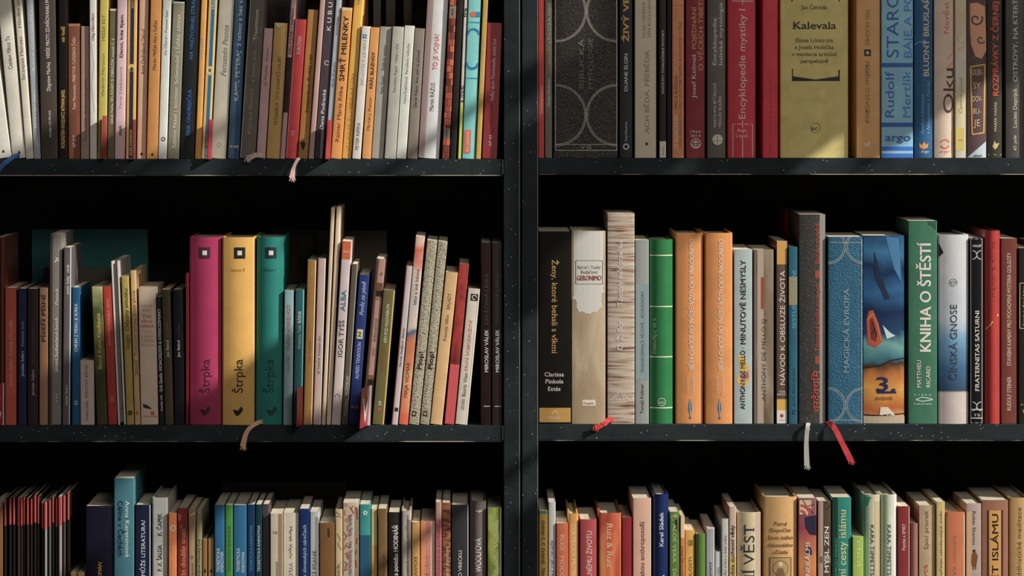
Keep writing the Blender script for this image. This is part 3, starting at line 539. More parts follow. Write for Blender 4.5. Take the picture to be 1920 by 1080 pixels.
B(T,652,672,515,22,'142a66','p','navy paperback with silver script and cream stamp',('t','u','Pověz mi písně',528,592,.5,8,'b8c0d4','i'),('t','u','ALFRED TENNYSON',642,712,.5,6.5,'b8c0d4','f'),('g',[(4,618),(15,618),(15,636),(4,636)],'b0a868'),('t','h','2',627,7,.46,9,'20282c','F'),('t','h','IKAR',764,15,.5,5,'d89060','I'))
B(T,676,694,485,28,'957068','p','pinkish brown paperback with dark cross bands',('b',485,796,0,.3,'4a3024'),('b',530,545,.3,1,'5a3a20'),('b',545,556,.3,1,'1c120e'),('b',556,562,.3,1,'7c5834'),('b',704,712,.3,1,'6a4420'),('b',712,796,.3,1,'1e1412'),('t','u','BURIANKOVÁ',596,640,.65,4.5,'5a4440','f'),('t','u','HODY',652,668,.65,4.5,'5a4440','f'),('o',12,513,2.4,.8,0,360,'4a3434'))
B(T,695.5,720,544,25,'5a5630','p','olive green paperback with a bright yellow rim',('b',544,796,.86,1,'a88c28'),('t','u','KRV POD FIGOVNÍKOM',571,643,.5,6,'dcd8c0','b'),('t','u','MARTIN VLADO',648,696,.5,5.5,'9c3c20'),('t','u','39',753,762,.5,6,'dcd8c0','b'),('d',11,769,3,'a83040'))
B(T,733,745.5,498,28,'a49c9e','p','slim grey paperback after a dark gap',('b',498,796,0,.18,'8c3840'),('t','u','Marcela Veselková  Identity',615,688,.55,4.5,'403c40','f'),('b',765,772,.3,.9,'26262a'))
B(T,746.5,765,443,27,'b09078','p','multicoloured orange and blue paperback',('t','u','Izby a iné básne',504,572,.55,6,'4c3028','f'),('t','u','MAJA VIDMAR',680,746,.45,7,'5a2c20'),pat=('z',.212,.35,[(.0,'c85838'),(.2,'d8a070'),(.42,'b0623c'),(.5,'2c5a74'),(.56,'c8b09c'),(.62,'a4a0a0'),(.8,'c4a898'),(.93,'b8503c'),(1,'c8a894')],40))
_plop = lambda: (('t','u','Vyvrtil Zlabyout pšunti chlpal liguére',486,660,.5,8,'c8c0a8','F'),('t','u','Plop!',660,694,.5,8.5,'16120c','F'),('t','u','Ivan Wernisch',698,766,.5,8,'dcd4bc','F'),('g',[(4,772),(12,772),(12,782),(4,782)],'2a261c'),('d',8,777,2.5,'8c8468'))
_spk = ('n',(900,900,900),3,[(.35,'4c4634'),(.5,'8e8670'),(.65,'a69e86')])
B(T,765.5,785.5,450,30,'8e8670','p','left of two speckled grey paperbacks with twin title',*_plop(),pat=_spk)
B(T,786.5,805,452,30,'8e8670','p','right of two speckled grey paperbacks with twin title',*_plop(),pat=_spk)
B(T,805.5,829,510,31,'b89260','p','tan orange paperback with thin dark title',('t','u','BALADY',550,580,.5,6.5,'54401f','f'),('t','u','Francois Villon',590,640,.5,6,'54401f','f'))
B(T,830,852,495,28,'82211f','p','red marbled paperback with a lighter lower part',('b',684,796,0,1,'b03c40'),pat=('n',(60,60,30),4,[(.35,'5c1412'),(.6,'96261f'),(.75,'7a1c1a')]))
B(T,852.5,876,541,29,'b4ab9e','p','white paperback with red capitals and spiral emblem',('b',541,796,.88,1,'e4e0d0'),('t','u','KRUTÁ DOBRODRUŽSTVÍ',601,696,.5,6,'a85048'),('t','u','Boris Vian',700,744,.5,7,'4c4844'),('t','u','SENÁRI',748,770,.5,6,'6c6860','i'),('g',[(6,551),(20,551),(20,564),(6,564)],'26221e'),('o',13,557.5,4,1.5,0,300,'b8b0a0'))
_val = (('t','u','MIROSLAV VÁLEK',618,698,.55,7,'dcd8d4','b'),('t','u','ZAKÁZANÁ LÁSKA',513,610,.55,7,'3a3432','f'),('l',[(5,762),(17,762)],1.2,'c8c4c0'))
B(T,900.5,920.5,455,0,'221411','p','left of two dark brown paperbacks by the upright',*_val)
B(T,921.5,941,455,0,'221411','p','right of two dark brown paperbacks by the upright',*_val)
backbook('ml',60,276,430,'0d3a3a','large dim teal cover behind the middle left row',.2,.16,('z',.22,.2,[(.5,'0a2c2a'),(1,'0c3e3c')],8))
backbook('ml',82,270,503,'2a2a22','low dark grey cover standing before the teal one behind',.165,.28)
backbook('ml',500,592,431,'2e211a','dark brown mottled cover behind the thick teal hardback',.2,.28,('n',(50,50,50),4,[(.4,'20160f'),(.6,'3a2820')]),.018,('V',.85,490,12,16,'0e0a08'))
backbook('ml',594,725,433,'3a3226','dim khaki cover behind the two thin cream booklets',.2,.28)
# ------------------------------------------------------------------ middle right shelf
T = 'mr'
B(T,1010,1070.5,434,0,'17140f','q','wide black paperback with gold title and gold foot',('b',765,792,0,1,'a87c30'),('t','d','Ženy, ktoré behali s vlkmi',487,663,.5,11,'b88c48','f'),('t','h','Clarissa',702,36,.48,8,'e4dcd0','f'),('t','h','Pinkola',715,34,.48,8,'e4dcd0','f'),('t','h','Estés',729,23,.48,8,'e4dcd0','f'),('o',30,776,5,2,-20,200,'e0c080'),('t','h','Citadella',783,22,.48,5,'e8dcc0','f'),bulge=.0006,rec=.002)
B(T,1071,1136,433,0,'9a8468','q','white and brown volume with torn paper printed edge',('g',[(0,433),(64,433),(64,546),(60,550),(57,549),(56,566),(58,575),(52,579),(49,586),(40,585),(36,589),(27,588),(20,584),(14,586),(9,576),(10,566),(4,560),(0,562)],'b8b6b0'),('l',[(8,489),(58,489),(58,533),(8,533),(8,489)],1,'3c3830'),('t','h','Barret / Taufer',501,44,.52,6.5,'4c4438','f'),('t','h','Budačová',510,31,.52,6.5,'4c4438','f'),('t','h','GERONIMO',521,46,.52,9,'8a2c20','F'),('g',[(20,750),(45,750),(45,761),(20,761)],'c8c0b0'),('t','h','Dauphin',756,19,.5,4.5,'8c4030','f'),pat=('n',(30,30,9),6,[(.3,'8c7454'),(.5,'a08a6c'),(.7,'bca88c')]),bulge=.001,rec=.002)
B(T,1138,1190,400,0,'a89684','q','tall volume with bark textured spine and white title',('t','u','D. Ž. Bor',602,656,.45,10,'f4f0ec','F'),('t','u','Tajemný svět pravěku',452,574,.45,10,'ece4dc','F'),('l',[(14,749),(23,731),(33,749),(14,749)],1,'e8e0d8'),('l',[(6,751),(16,740)],1,'e8e0d8'),('l',[(41,751),(31,740)],1,'e8e0d8'),('t','h','TRIGON',748,32,.48,5.5,'ece4dc'),pat=('n',(22,22,330),6,[(.34,'5c4234'),(.42,'947a68'),(.52,'ab9a8a'),(.7,'b8aa9a')]),bulge=.0008)
B(T,1190.5,1217,450,0,'8c9090','p','grey paperback with blue grey lower part',('b',532,713,0,1,'7c8f94'),('t','u','TRANSFORMACE VĚDOMÍ – ROZHOVORY',546,700,.52,6,'20282c','f'),('t','u','Tomáš Keltner',720,776,.5,6.5,'2c3034'))
B(T,1218,1262,449,0,'1c6e3c','r','green hardback crossed by four cream lines',('b',478,480,0,1,'c8d0a8'),('b',574,576,0,1,'c8d0a8'),('b',668.5,670.5,0,1,'c8d0a8'),('b',764,766,0,1,'c8d0a8'),('t','u','CHAN-FEJ-C’ SV. II.',596,664,.2,6,'c0d4b4'),('o',22,754,7,1,0,360,'c8d8b8'),('t','h','ac',754,9,.5,6,'d0dcc0','f'),surf='gloss',rec=.002)
_buh = (('t','u','BŮH CHODÍ PO SVĚTĚ VŽDYCKY INKOGNITO',449,694,.57,8,'f8ece4','F'),('t','u','Laurent',707,737,.42,6,'ecc8a8','f'),('t','u','Gounelle',703,741,.64,6,'ecc8a8','f'),('g',[(27,748),(30,757),(31,768),(28,780),(30,786),(25,786),(27,780),(24,768),(25,757)],'1c5c84'),('l',[(27,752),(28,778)],1,'a0c0cc'))
B(T,1266,1319,437,0,'c97f38','r','left of two orange hardbacks with blue fish',*_buh,surf='paper',bulge=.002)
B(T,1321,1374,437,0,'c97f38','r','right of two orange hardbacks with blue fish',*_buh,surf='paper',bulge=.002)
B(T,1376,1411,468,0,'9aa8ac','p','pale blue paperback with black hand drawn capitals',('g',[(4,712),(12,700),(8,670),(16,664),(28,690),(30,712),(20,726),(10,724)],'c8a03c'),('g',[(12,706),(26,696),(28,708),(16,716)],'94587c'),('t','u','MINUTOVÉ NESMYSLY',488,646,.5,10,'14161a','b'),('t','u','ANTHONY DE MELLO ·',652,768,.48,9,'14161a','b'))
B(T,1413,1451,468,0,'8a7660','p','brown grey photographic paperback with rope print',('b',468,795,0,.12,'6c5a52'),('b',468,795,.18,.5,'a08e80'),('b',520,580,.36,.52,'8c3c2c'),('t','u','ANTHONY DE MELLO SJ  .',588,752,.5,8,'3c3228'),pat=('n',(60,60,14),6,[(.35,'5c4c34'),(.55,'7a6a50'),(.7,'8c8070')]))
B(T,1455.5,1477,452,0,'5c4a3c','p','brown paperback with white title and yellow bands',('b',452,496,.05,.95,'c08c34'),('b',450,453,0,1,'e0d0b0'),('t','u','NÁVOD K OBSLUZE ŽIVOTA',508,722,.55,9.5,'ece4d8'),('t','h','TONI',735,12,.5,4,'dcd4c8'),('t','h','SHADWAY',740,18,.5,4,'dcd4c8'),('b',749,770,.03,.97,'c8982c'),('b',770,795,.03,.97,'c8c4bc'),('d',10,780,3.6,'a82c38'),('l',[(5,788),(16,788)],1,'7a7470'))
B(T,1478,1495.5,463,0,'12566c','p','teal paperback with a tan block across its title',('b',519,572,0,1,'8c7850'),('t','u','SESTUP OLIVIANI',508,616,.6,7.5,'4c98a4'),('t','u','Jan Stavrov',690,762,.6,4,'0c3c4c'),('o',11,773,3.4,1.5,30,330,'0a1c24'))
B(T,1498,1548.5,402,0,'4a4642','q','tall dark grey hardback with speckles and red lettering',('b',402,795,.78,1,'7c7870'),('t','u','Bardo thödol',419,495,.68,10,'9c3a2c','F'),('t','u','Tibetská kniha mrtvých',530,660,.68,9,'9c3a2c','F'),('g',[(30,508),(39,508),(39,522),(30,522)],'8c3428'),('g',[(30,668),(39,668),(39,683),(30,683)],'8c3428'),('t','u','चरदेवथिम',695,775,.64,13,'a83c2c','b'),pat=('n',(1500,1500,1500),2,[(.5,'2c2a28'),(.66,'3a3836'),(.72,'b0aca4')]),surf='cloth',bulge=.0015)
_mag = []
for cy, a_ in ((760,0),(462,180)):
    for cx in (0, 66):
        for r_ in (30, 33): _mag.append(('o',cx,cy,r_,1.2,(a_-90 if cx == 0 else a_+90) if a_ == 0 else (-90 if cx == 0 else 90),(90 if cx == 0 else 270),'*b8c4c8'))
B(T,1552,1618,444,0,'1c5a78','q','blue leather volume with silver arcs',*_mag,('t','u','MAGICKÁ EVROPA',540,700,.52,10,'*a8c0cc','f'),('l',[(4,788),(63,788)],1.2,'*b8c4c8'),('l',[(4,455),(63,455)],1.2,'*b8c4c8'),('l',[(63,450),(63,792)],1.4,'*c8d0d0'),surf='leather',bulge=.0006,rec=.001)
B(T,1619,1697.5,442,0,'1c4468','q','painted blue sea cover with red boat and yellow foot',('g',[(42,444),(66,446),(72,530),(58,505),(48,470)],'2c6a94'),('g',[(20,470),(34,520),(50,560),(40,562),(22,520)],'122040'),('g',[(6,600),(10,584),(18,582),(28,606),(36,640),(24,652),(8,646)],'a84428'),('g',[(12,600),(17,596),(26,626),(24,642),(14,636)],'6c2418'),('l',[(17,604),(21,616),(15,628)],1.6,'28100a'),('l',[(21,616),(25,632)],1.6,'28100a'),('l',[(9,600),(17,588),(26,608),(34,640)],1.2,'d88c50'),('g',[(36,610),(44,636),(60,630),(50,624)],'a8c4cc'),('l',[(0,690),(30,686),(52,676),(77,672)],2.4,'1a1a20'),('t','h','3.',720,36,.55,27,'16204c','F'),('b',734,738,.33,.8,'16204c'),('t','h','zväzok',746,34,.5,8,'5c3018','I'),('g',[(32,764),(46,764),(60,780),(30,780)],'c8bca8'),('l',[(0,778),(30,780),(50,778),(77,776)],2,'241810'),('b',781,795,0,1,'a89880'),surf='gloss',bulge=.002,pat=('z',.212,.13,[(0,'c8a060'),(.08,'a8541c'),(.18,'c88828'),(.26,'b06820'),(.31,'3c2c24'),(.33,'2a6474'),(.42,'5c9490'),(.47,'1c3c60'),(.6,'16284a'),(.72,'245a88'),(.82,'142c50'),(.92,'2c6a94'),(1,'1a3c64')],38))
B(T,1703,1758,414,0,'2c6a50','q','sea green hardback with large white title',('t','u','KNIHA O ŠTĚSTÍ',455,660,.58,21,'dcd8cc','B'),('t','u','MATTHIEU',676,727,.36,8,'dcd8cc','b'),('t','u','RICARD',687,727,.68,8,'dcd8cc','b'),('l',[(14,750),(26,745),(42,748),(46,750),(26,753),(14,750)],1.6,'c8dcd0'),('t','h','R Y B K A',741,32,.5,3,'b0c8bc'),('t','h','PUBLISHERS',758,34,.5,3,'b0c8bc'),('g',[(36,415),(52,415),(52,432),(44,424),(38,422)],'1a4838'),surf='cloth',bulge=.001)
B(T,1759,1817,440,0,'a8a8ac','r','rounded hardback white above and blue below',('t','u','ČÍNSKÁ GNOSE',571,713,.5,13,'2a3844','f'),('o',28,530,7,1,0,360,'4c5458'),('o',28,530,3.5,.8,0,360,'4c5458'),('l',[(21,530),(35,530)],.8,'4c5458'),('g',[(1,455),(10,474),(4,480),(1,482)],'2a1c20'),pat=('z',.213,.05,[(0,'b4a8a4'),(.17,'b4a8a4'),(.18,'24405c'),(.3,'2c5a80'),(.45,'5c8cac'),(.55,'a8b0bc'),(1,'b8b8ba')],8),bulge=.003)
_fs = (('l',[(1,448),(22,448),(22,793),(1,793),(1,448)],1,'b0aca4'),('o',4,478,8,1.6,-90,90,'b8b4ac'),('o',20,478,8,1.6,90,270,'b8b4ac'),('o',4,762,8,1.6,-90,90,'b8b4ac'),('o',20,762,8,1.6,90,270,'b8b4ac'),('t','h','HALEF',461,16,.5,4.5,'c8c4bc','b'),('t','h','V G',778,11,.5,5,'c8c4bc','F'),('b',767,769,.05,.95,'b8b4ac'),('b',783,785,.05,.95,'b8b4ac'))
B(T,1819,1844.5,446,0,'17171a','q','black hardback with silver knot patterned ends',('t','u','FRATERNITAS SATURNI',582,734,.5,8,'d8d4cc','F'),*_fs,bulge=.0008)
B(T,1846,1876,433,0,'a02a26','r','bright red hardback with gold branch mark',('t','u','Hanova dívka',452,558,.55,10,'78201c'),('l',[(2,618),(10,610),(14,604),(26,590)],2.4,'c89c4c'),surf='gloss',bulge=.003)
B(T,1877,1908,447,0,'6e2e22','p','brown red paperback with long white capitals title',('t','u','RUDOLF STEINER',707,770,.5,7.5,'d8c8b8'),('t','u','STAVEBNÍ KAMENY PRO POCHOPENÍ MYSTERIA GOLGOTY',474,686,.5,7.5,'d8c8b8'))
B(T,1910,1936,465,0,'26241c','p','dark paperback with framed title at right edge',('l',[(2,531),(22,531),(22,616),(2,616),(2,531)],1,'c0b890'),('t','u','Anatole Le Braz / Ankou',536,612,.4,5,'d0c8a0','f'),('t','h','* * *',760,12,.4,5,'c0b890'),('l',[(8,768),(14,790)],1,'c0b890'))
B(T,1938,1960,455,0,'50443a','p','brown paperback just past the right edge')
backbook('mr',1476,1500,397,'7a1c18','dim red spine behind the teal paperback on middle right shelf',.15,.25,None,.1)

# ------------------------------------------------------------------ bottom left shelf
T = 'bl'
B(T,-18,5,947,0,'7a4c24','p','ochre brown paperback cut by the left frame edge',('t','u','Franz Tolef',1052,1110,.6,5,'c8a888'))
mags = [(7,12,935,986),(16,21,935,984),(23,28,933,984),(31,37.5,935,987),(38,42,933,986),(42.5,47,932,984),(49,54,935,984),(56,61.5,935,984),(63,68,928,980),(69,73,932,982),(77,81,940,991),(82,88,942,993),(90,95.5,938,988),(97,101,932,980),(102.5,107.5,936,989),(108.5,115.5,931,985),(117,122.5,929,979),(125,130,924,975)]
for i, (a, b, t, bb) in enumerate(mags):
    body = ['1c1614','241a18','181414','6c5450','2a201e','1a1614','2c2220','3a2820','1c1412','1a1412','2a2022','7c8084','4a4c4c','1a1816','2c2624','86787c','4c3c30','1e1816'][i]
    B(T,a,b,t,0,body,'p','',('b',t-.5,bb,0,1,'b03830' if i % 3 else 'a02c26'),('b',bb,1299,0,.3,'1a1412'),depth=.12,pages='c0b088',cat='magazine',name='magazine',surf='gloss',
      label2={3:'wider pinkish spined magazine with red band, left part of the magazine row',15:'rose grey spined magazine with red band, right part of the magazine row',11:'pale grey spined magazine with red band, middle of the magazine row',12:'mid grey spined magazine with red band, just right of the pale grey one',17:'last dark magazine of the row beside the gap, with red band'}.get(i,'thin dark magazine with red band at top of spine, bottom left shelf'))
B(T,131,143,1074,0,'b09858','p','short cream booklet left of a twin beside navy novel')
B(T,144,158,1074,0,'b49c5c','p','short cream booklet right of its twin beside navy novel')
B(T,160,212.5,949,0,'141426','p','wide dark navy paperback with orange capitals',('t','u','ROMÁN',1055,1090,.5,7,'c89038','b'),k=.7)
B(T,213,251,897,0,'2b6472','p','tallest teal volume with black and white downward titles',('t','d','Anna Kareninová',939,1045,.68,8.5,'c4ccc8'),('t','d','Céline v Čechách',939,1043,.33,9,'0e2430','b'),surf='leather' if False else 'cloth',rec=.001)
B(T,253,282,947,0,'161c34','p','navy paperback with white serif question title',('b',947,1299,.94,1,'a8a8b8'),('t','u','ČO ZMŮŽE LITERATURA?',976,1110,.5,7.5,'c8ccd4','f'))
B(T,283.5,314,934,0,'a0a09c','h','light grey hardback with two black names',('t','u','K. ČAPEK',963,1006,.5,8,'282420','F'),('t','u','F. X. ŠALDA',1022,1072,.5,8,'282420','F'),surf='paper')
B(T,315,331,962,0,'c06c34','p','orange paperback with white ring logo',('o',8.5,991,4.5,2.6,0,360,'e4c4a4'),('t','u','orientace   malá',1024,1086,.5,4.5,'e0ac80','f'))
B(T,332,352,953,0,'6e1c1a','p','dark red paperback with gold quoted title',('g',[(1,963),(7,965),(7,977),(1,977)],'a8304c'),('t','u','“In double trust”',986,1086,.5,9,'b87c44','F'))
B(T,352.5,367,955,0,'947858','p','tan brown paperback with pale torn top',('g',[(0,955),(14,955),(11,964),(4,968),(0,966)],'dcd0b0'),('t','u','Strausson  VI.',1041,1090,.5,5,'3c2c20'))
B(T,367.5,378,957,0,'7a7a54','p','thin grey green paperback beside tan brown one',('g',[(0,957),(10,957),(7,962),(0,963)],'dcdcc0'),('t','u','Dobroš Nemský Ľud',1012,1084,.5,4.5,'302c1c'))
B(T,378.5,388,1011,0,'7c5828','p','left of two short brown booklets',('g',[(2,1074),(5,1066),(8,1074)],'1c140c'))
B(T,389,400.5,1011,0,'8c6834','p','right of two short brown booklets',('g',[(3,1074),(6,1066),(9,1074)],'1c140c'))
tk = lambda c='d0dce0': (('t','u','TEORETICKÁ',1028,1073,.35,6,c),('t','u','KNIHOVNA',1035,1073,.72,6,c))
B(T,401.5,421,947,0,'10587e','p','bright blue paperback left of the green one',*tk(),rec=.001)
B(T,421.5,436.5,947,0,'33782c','p','vivid green paperback between two blue ones',('t','u','TEORETICKÁ KNIHOVNA',986,1073,.55,5.5,'1a4c18'),rec=.001)
B(T,437,462.5,947,0,'115a80','p','bright blue paperback right of the green one',*tk(),rec=.001)
B(T,463,478,946,0,'0f2e50','p','dark blue paperback with faint blue letters',('t','u','TEORETICKÁ KNIHOVNA',985,1072,.5,5.5,'2c7c9c'),rec=.001)
B(T,478.5,491,946,0,'0e3238','p','dark teal paperback with pale letters',('t','u','TEORETICKÁ KNIHOVNA',985,1072,.5,5,'a8b8b8'),rec=.001)
B(T,491.5,505,946,0,'40343a','p','dim plum paperback after the theory series',('g',[(0,947),(13,947),(13,962),(0,968)],'8c7464'),('t','u','Krátke diskusie Ľuďa',1000,1090,.5,4.5,'2a2026'))
B(T,506,530,963,0,'a8a08e','p','cream paperback with roman numeral at top',('b',963,1299,.66,1,'86684c'),('t','h','VII',998.5,9,.4,5.5,'4c4840','f'),('t','u','Maurois Rousson',1053,1128,.5,5.5,'4c4840','i'))  # brown right third is a shadow painted onto the spine
B(T,530.5,560,962,0,'b4ac9a','p','wide ivory paperback with black downward title',('t','d','Marek Vajchr  VYLOŽENÉ',988,1112,.5,6.5,'38342c'))
B(T,560.5,580,954,0,'0f2858','p','royal blue paperback with pale blue serif title',('t','u','slov v slovenských nárečiach',984,1100,.5,7,'90b0cc','f'))
B(T,580.5,598,960,0,'98a0a0','p','light grey paperback with thin black capitals',('b',970,1299,.6,1,'7c7878'),('t','u','TVORIVÉ LOGICKÉ PÍSANIE',1033,1160,.5,7,'302e2e'))
B(T,598.5,627.5,980,0,'6c4a24','p','wide plain brown volume with dark oval mark',('g',[(15,990),(19,992),(19,1008),(15,1007)],'38240f'))
B(T,628,642,955,0,'ac9870','p','cream paperback with cracked dark veins',('l',[(2,960),(8,966),(13,962)],1,'3c3020'),('l',[(2,968),(12,970)],1,'3c3020'),('l',[(3,1000),(10,1012),(5,1020),(12,1032)],1,'6c5840'),('l',[(2,1066),(13,1052)],1,'4c3c28'),('t','u','LITERÁRNA',1058,1100,.5,5,'5c4c34'))
_st = [('l',[(a, y),(a+dx, y+dy)],1.5,'a8302c') for a, y, dx, dy in ((3,957,1,10),(6,972,-2,6),(12,966,-5,14),(8,985,1,12),(13,950,8,14),(20,948,-6,8),(1,998,6,10),(9,1002,-6,12),(4,1024,9,2),(2,1030,6,-12),(5,1036,5,12),(10,1034,0,14),(2,1052,9,8),(8,1056,-4,14),(27,960,1,14),(24,950,4,10),(27,1008,-1,12),(25,1050,1,14),(3,1070,8,-4),(26,1030,-1,10),(4,944,5,6))]
B(T,642.5,673,943,0,'a89c88','p','pale paperback scattered with red strokes',('b',952,1299,.75,1,'84705a'),*_st,('t','d','Radoslav Passia — Ivana Taranenková (eds.)',965,1080,.52,5,'1c2c58','b'))
B(T,673.5,694.5,946,0,'1a7c7c','p','teal paperback with small white flower emblem',('b',1004,1299,0,1,'0e4a64'),*[('d',10.5+3*math.cos(i*1.2566+1.57),962-3*math.sin(i*1.2566+1.57),1.7,'b0ccc0') for i in range(5)],('d',10.5,962,1.2,'1a7c7c'))
B(T,695,707,955,0,'b4a468','p','cream and ochre paperback beside the teal one',('b',1023,1299,0,1,'b07c28'),('b',955,1299,0,.15,'6c9a6c'))
B(T,708,726,954,0,'6a4e26','p','brown paperback with a golden top corner',('g',[(0,954),(17,954),(17,962),(0,972)],'b8944c'),('t','u','Pavel Matejovič Nad',1040,1100,.6,4.5,'503818'))
B(T,727.5,750.5,961,0,'1c1818','q','black volume with bold white serif title',('t','u','KRITIK a povídka HODINÁŘ',985,1116,.6,8.5,'d8d0c8','F'),bulge=.0008)
B(T,752,771,958,0,'9a9088','h','grey white hardback with faint slanted stripes',('b',975,1299,.6,1,'6c6258'),('t','u','a poprekové vnímanie, zmýšľovaní',966,1100,.6,5.5,'38383c','f'),surf='paper')
B(T,771.5,787,979,0,'b08444','p','short tan paperback with brown capitals',('t','u','BIBLIOGRAFICKÉ',1044,1110,.5,6,'543818'))
B(T,788,815.5,978,0,'c8845c','p','peach paperback fading to pink and white',('b',978,1299,.4,.7,'b86c60'),('b',978,1299,.7,1,'d8b8a4'),('t','u','PAVOL',1002,1026,.52,5,'d89888','f'),('t','u','MALÉ ĎÚŽKO',1042,1110,.5,7,'a06058'))
B(T,816,828,942,0,'a0786c','p','dusty pink paperback with red capitals title',('b',974,1299,0,1,'a8555c'),('t','u','LATINSKÁ EPIGRAFIKA NA SLOVENSKU',986,1120,.5,5.5,'5c242c'))
B(T,828.5,845,943,0,'7a4630','p','brown red abstract striped paperback',('t','u','zákon svojich súvislostí',1025,1120,.55,6,'ccb090','f'),('g',[(0,943),(16,943),(16,948),(0,958)],'a88878'),pat=('n',(30,30,130),3,[(.3,'2a1a12'),(.42,'6c3420'),(.5,'8c5a30'),(.6,'50201a'),(.7,'9a7048')]))
B(T,846,878.5,947,0,'26262a','p','wide charcoal paperback with white capitals near foot',('b',947,1299,.96,1,'b8b4b0'),('t','u','VLK VO VRECKU',1033,1110,.5,6.5,'d0ccc4','F'))
B(T,880,912,940,0,'544c4a','r','dark grey hardback with tall white name',('t','h','argo',958,12,.55,4,'c8c4c0','b'),('t','u','WOOLFOVÁ',1010,1073,.5,11,'d8d4cc'),bulge=.003)
B(T,913.5,940.5,952,0,'78862c','p','leaf green paperback with pale serif title',('b',952,1299,.92,1,'c8ccb0'),('t','u','Dejiny arabského Východu',976,1130,.6,8.5,'bcc498','f'),pat=('n',(70,70,24),3,[(.35,'5c6c18'),(.5,'78862c'),(.62,'98a440')]))
backbook('bl',415,650,905,'2a2318','long low dark brown cover behind the blue theory paperbacks',.19,.25)

# ------------------------------------------------------------------ bottom right shelf
T = 'br'
B(T,1010,1027,957,0,'a07c28','p','mustard paperback with a teal band near top',('b',958,963,0,1,'1c7468'),('t','d','GARMA C. C. CHANG   TEACHINGS',976,1110,.5,5.5,'40300e','F'))
B(T,1028,1042,942,0,'a8aaa8','p','thin white paperback with italic black capitals',('t','u','CESTA K SOBĚ I DRUHÝM',1014,1096,.55,5,'20242c','i'))
B(T,1042.5,1065,981,0,'ac5430','p','rust orange paperback with pale capitals downward',('t','d','RUIZ  MODLITBY',1003,1112,.5,8.5,'e0a890'))
B(T,1065.5,1085,964,0,'ba8434','h','golden hardback with pale capitals downward',('t','d','TOLTÉCKÁ PROROCTVÍ',983,1116,.5,7.5,'f0dcc0'),surf='paper')
B(T,1087,1120,974,0,'9c3c40','q','rose red volume with thin white capitals',('t','u','CESTA K PLNÉMU ŽIVOTU',996,1140,.53,10,'e4d0c8'),bulge=.0012)
B(T,1122,1165,962,0,'ac482a','h','orange red marbled hardback with cream lettering',('t','d','Ruiz & Ruiz',981,1064,.5,11,'e4c098','f'),pat=('n',(60,60,14),5,[(.3,'8c3018'),(.5,'b04c2c'),(.62,'c06c38'),(.75,'d09050')]),surf='gloss')
B(T,1166,1185,970,0,'801c20','p','plain dark red volume with a pale top',rec=.002)
B(T,1186,1221,934,0,'c09480','q','pale pink volume with dark serif title upward',('b',968,1299,0,.12,'c88478'),('b',934,1299,.95,1,'e0d0bc'),('t','u','Cesta českou anthroposofií',978,1130,.5,8.5,'3c2c24','f'),bulge=.0006)
B(T,1225,1254,927,0,'122452','r','royal navy hardback with a bold white name',('t','u','Karel Sládek',961,1025,.5,8,'d8dce0','b'),('t','u','TÉMA',1078,1110,.6,6,'d8dce0','b'),surf='gloss',bulge=.002)
B(T,1255,1274,960,0,'4c6a24','p','leaf green paperback with pale capitals downward',('g',[(0,960),(18,960),(12,972),(4,968),(8,980),(0,970)],'7c8c5c'),('t','d','ALOE VERA   DIANA',983,1110,.5,6.5,'a8b07c'),('g',[(10,976),(18,972),(18,1000),(12,990)],'1c1810'))
B(T,1275,1284,967,0,'b4743c','p','narrow orange paperback right of the green one',('b',967,1009,.1,1,'c8a884'),('t','u','ROZJÍMÁNÍ BEZ EMOCÍ',1024,1090,.5,4,'583018'))
B(T,1284.5,1303,995,0,'c09030','p','golden yellow paperback with a small printed square',('t','u','MINULOSTI',1046,1110,.55,5.5,'4c3410'),('g',[(5,1013),(14,1013),(14,1025),(5,1025)],'8c6c24'),('l',[(7,1016),(12,1016),(12,1022),(7,1022)],1,'382c10'))
B(T,1304,1323.5,1001,0,'4a6c24','q','short plain green volume with rounded spine',bulge=.0015)
B(T,1324,1340,989,0,'8c8c94','p','grey paperback with bright white borders',('b',989,992,0,1,'e4e0e0'),('b',989,1299,.86,1,'e4e0e4'),('b',989,1299,0,.1,'c8c4c8'),('t','u','Proroctví',1054,1090,.5,5,'50545c','b'))
B(T,1340.5,1352,1035,0,'a8aeac','p','very short pale grey booklet',('t','u','Mínu Lhaže',1064,1110,.5,5,'6c6c88'))
B(T,1352.5,1366,973,0,'a4a8a0','p','pale grey green paperback with small red title',('t','u','Souznění srdce a duše světa',1004,1098,.55,5,'8c4444','f'))
B(T,1366.5,1380.5,950,0,'ac9484','p','pinkish beige paperback with black monospaced title',('b',1044,1299,0,1,'a89048'),('t','u','Ve světle duchovní vědy',985,1104,.5,6.5,'1c1814','b'))
B(T,1382,1427,961,0,'b0a07c','r','cream hardback with very large dark title',('b',961,1299,.8,1,'9c8478'),('t','u','POSLEDNÍ VĚST',984,1220,.5,20,'15242c','f'),bulge=.003)
B(T,1432,1495,932,0,'b88e54','r','wide tan volume with centred serif title lines',('t','h','Patrul',982,24,.5,7.5,'4c3018','f'),('t','h','Rinpočhe',994,39,.5,7.5,'4c3018','f'),('t','h','Slova mého',1008,47,.5,7.5,'4c3018','f'),('t','h','dokonalého',1022,47,.5,7.5,'4c3018','f'),('t','h','učitele',1035,28,.5,7.5,'4c3018','f'),('l',[(11,1046),(51,1046),(51,1110),(11,1110),(11,1046)],1.2,'3c2a14'),('g',[(12,1047),(50,1047),(50,1100),(12,1100)],'9c7c4c'),('o',31,1066,14,1,0,360,'4c3820'),('d',31,1058,4.5,'c0a878'),('g',[(22,1080),(26,1066),(36,1066),(40,1080)],'6c5030'),bulge=.003)
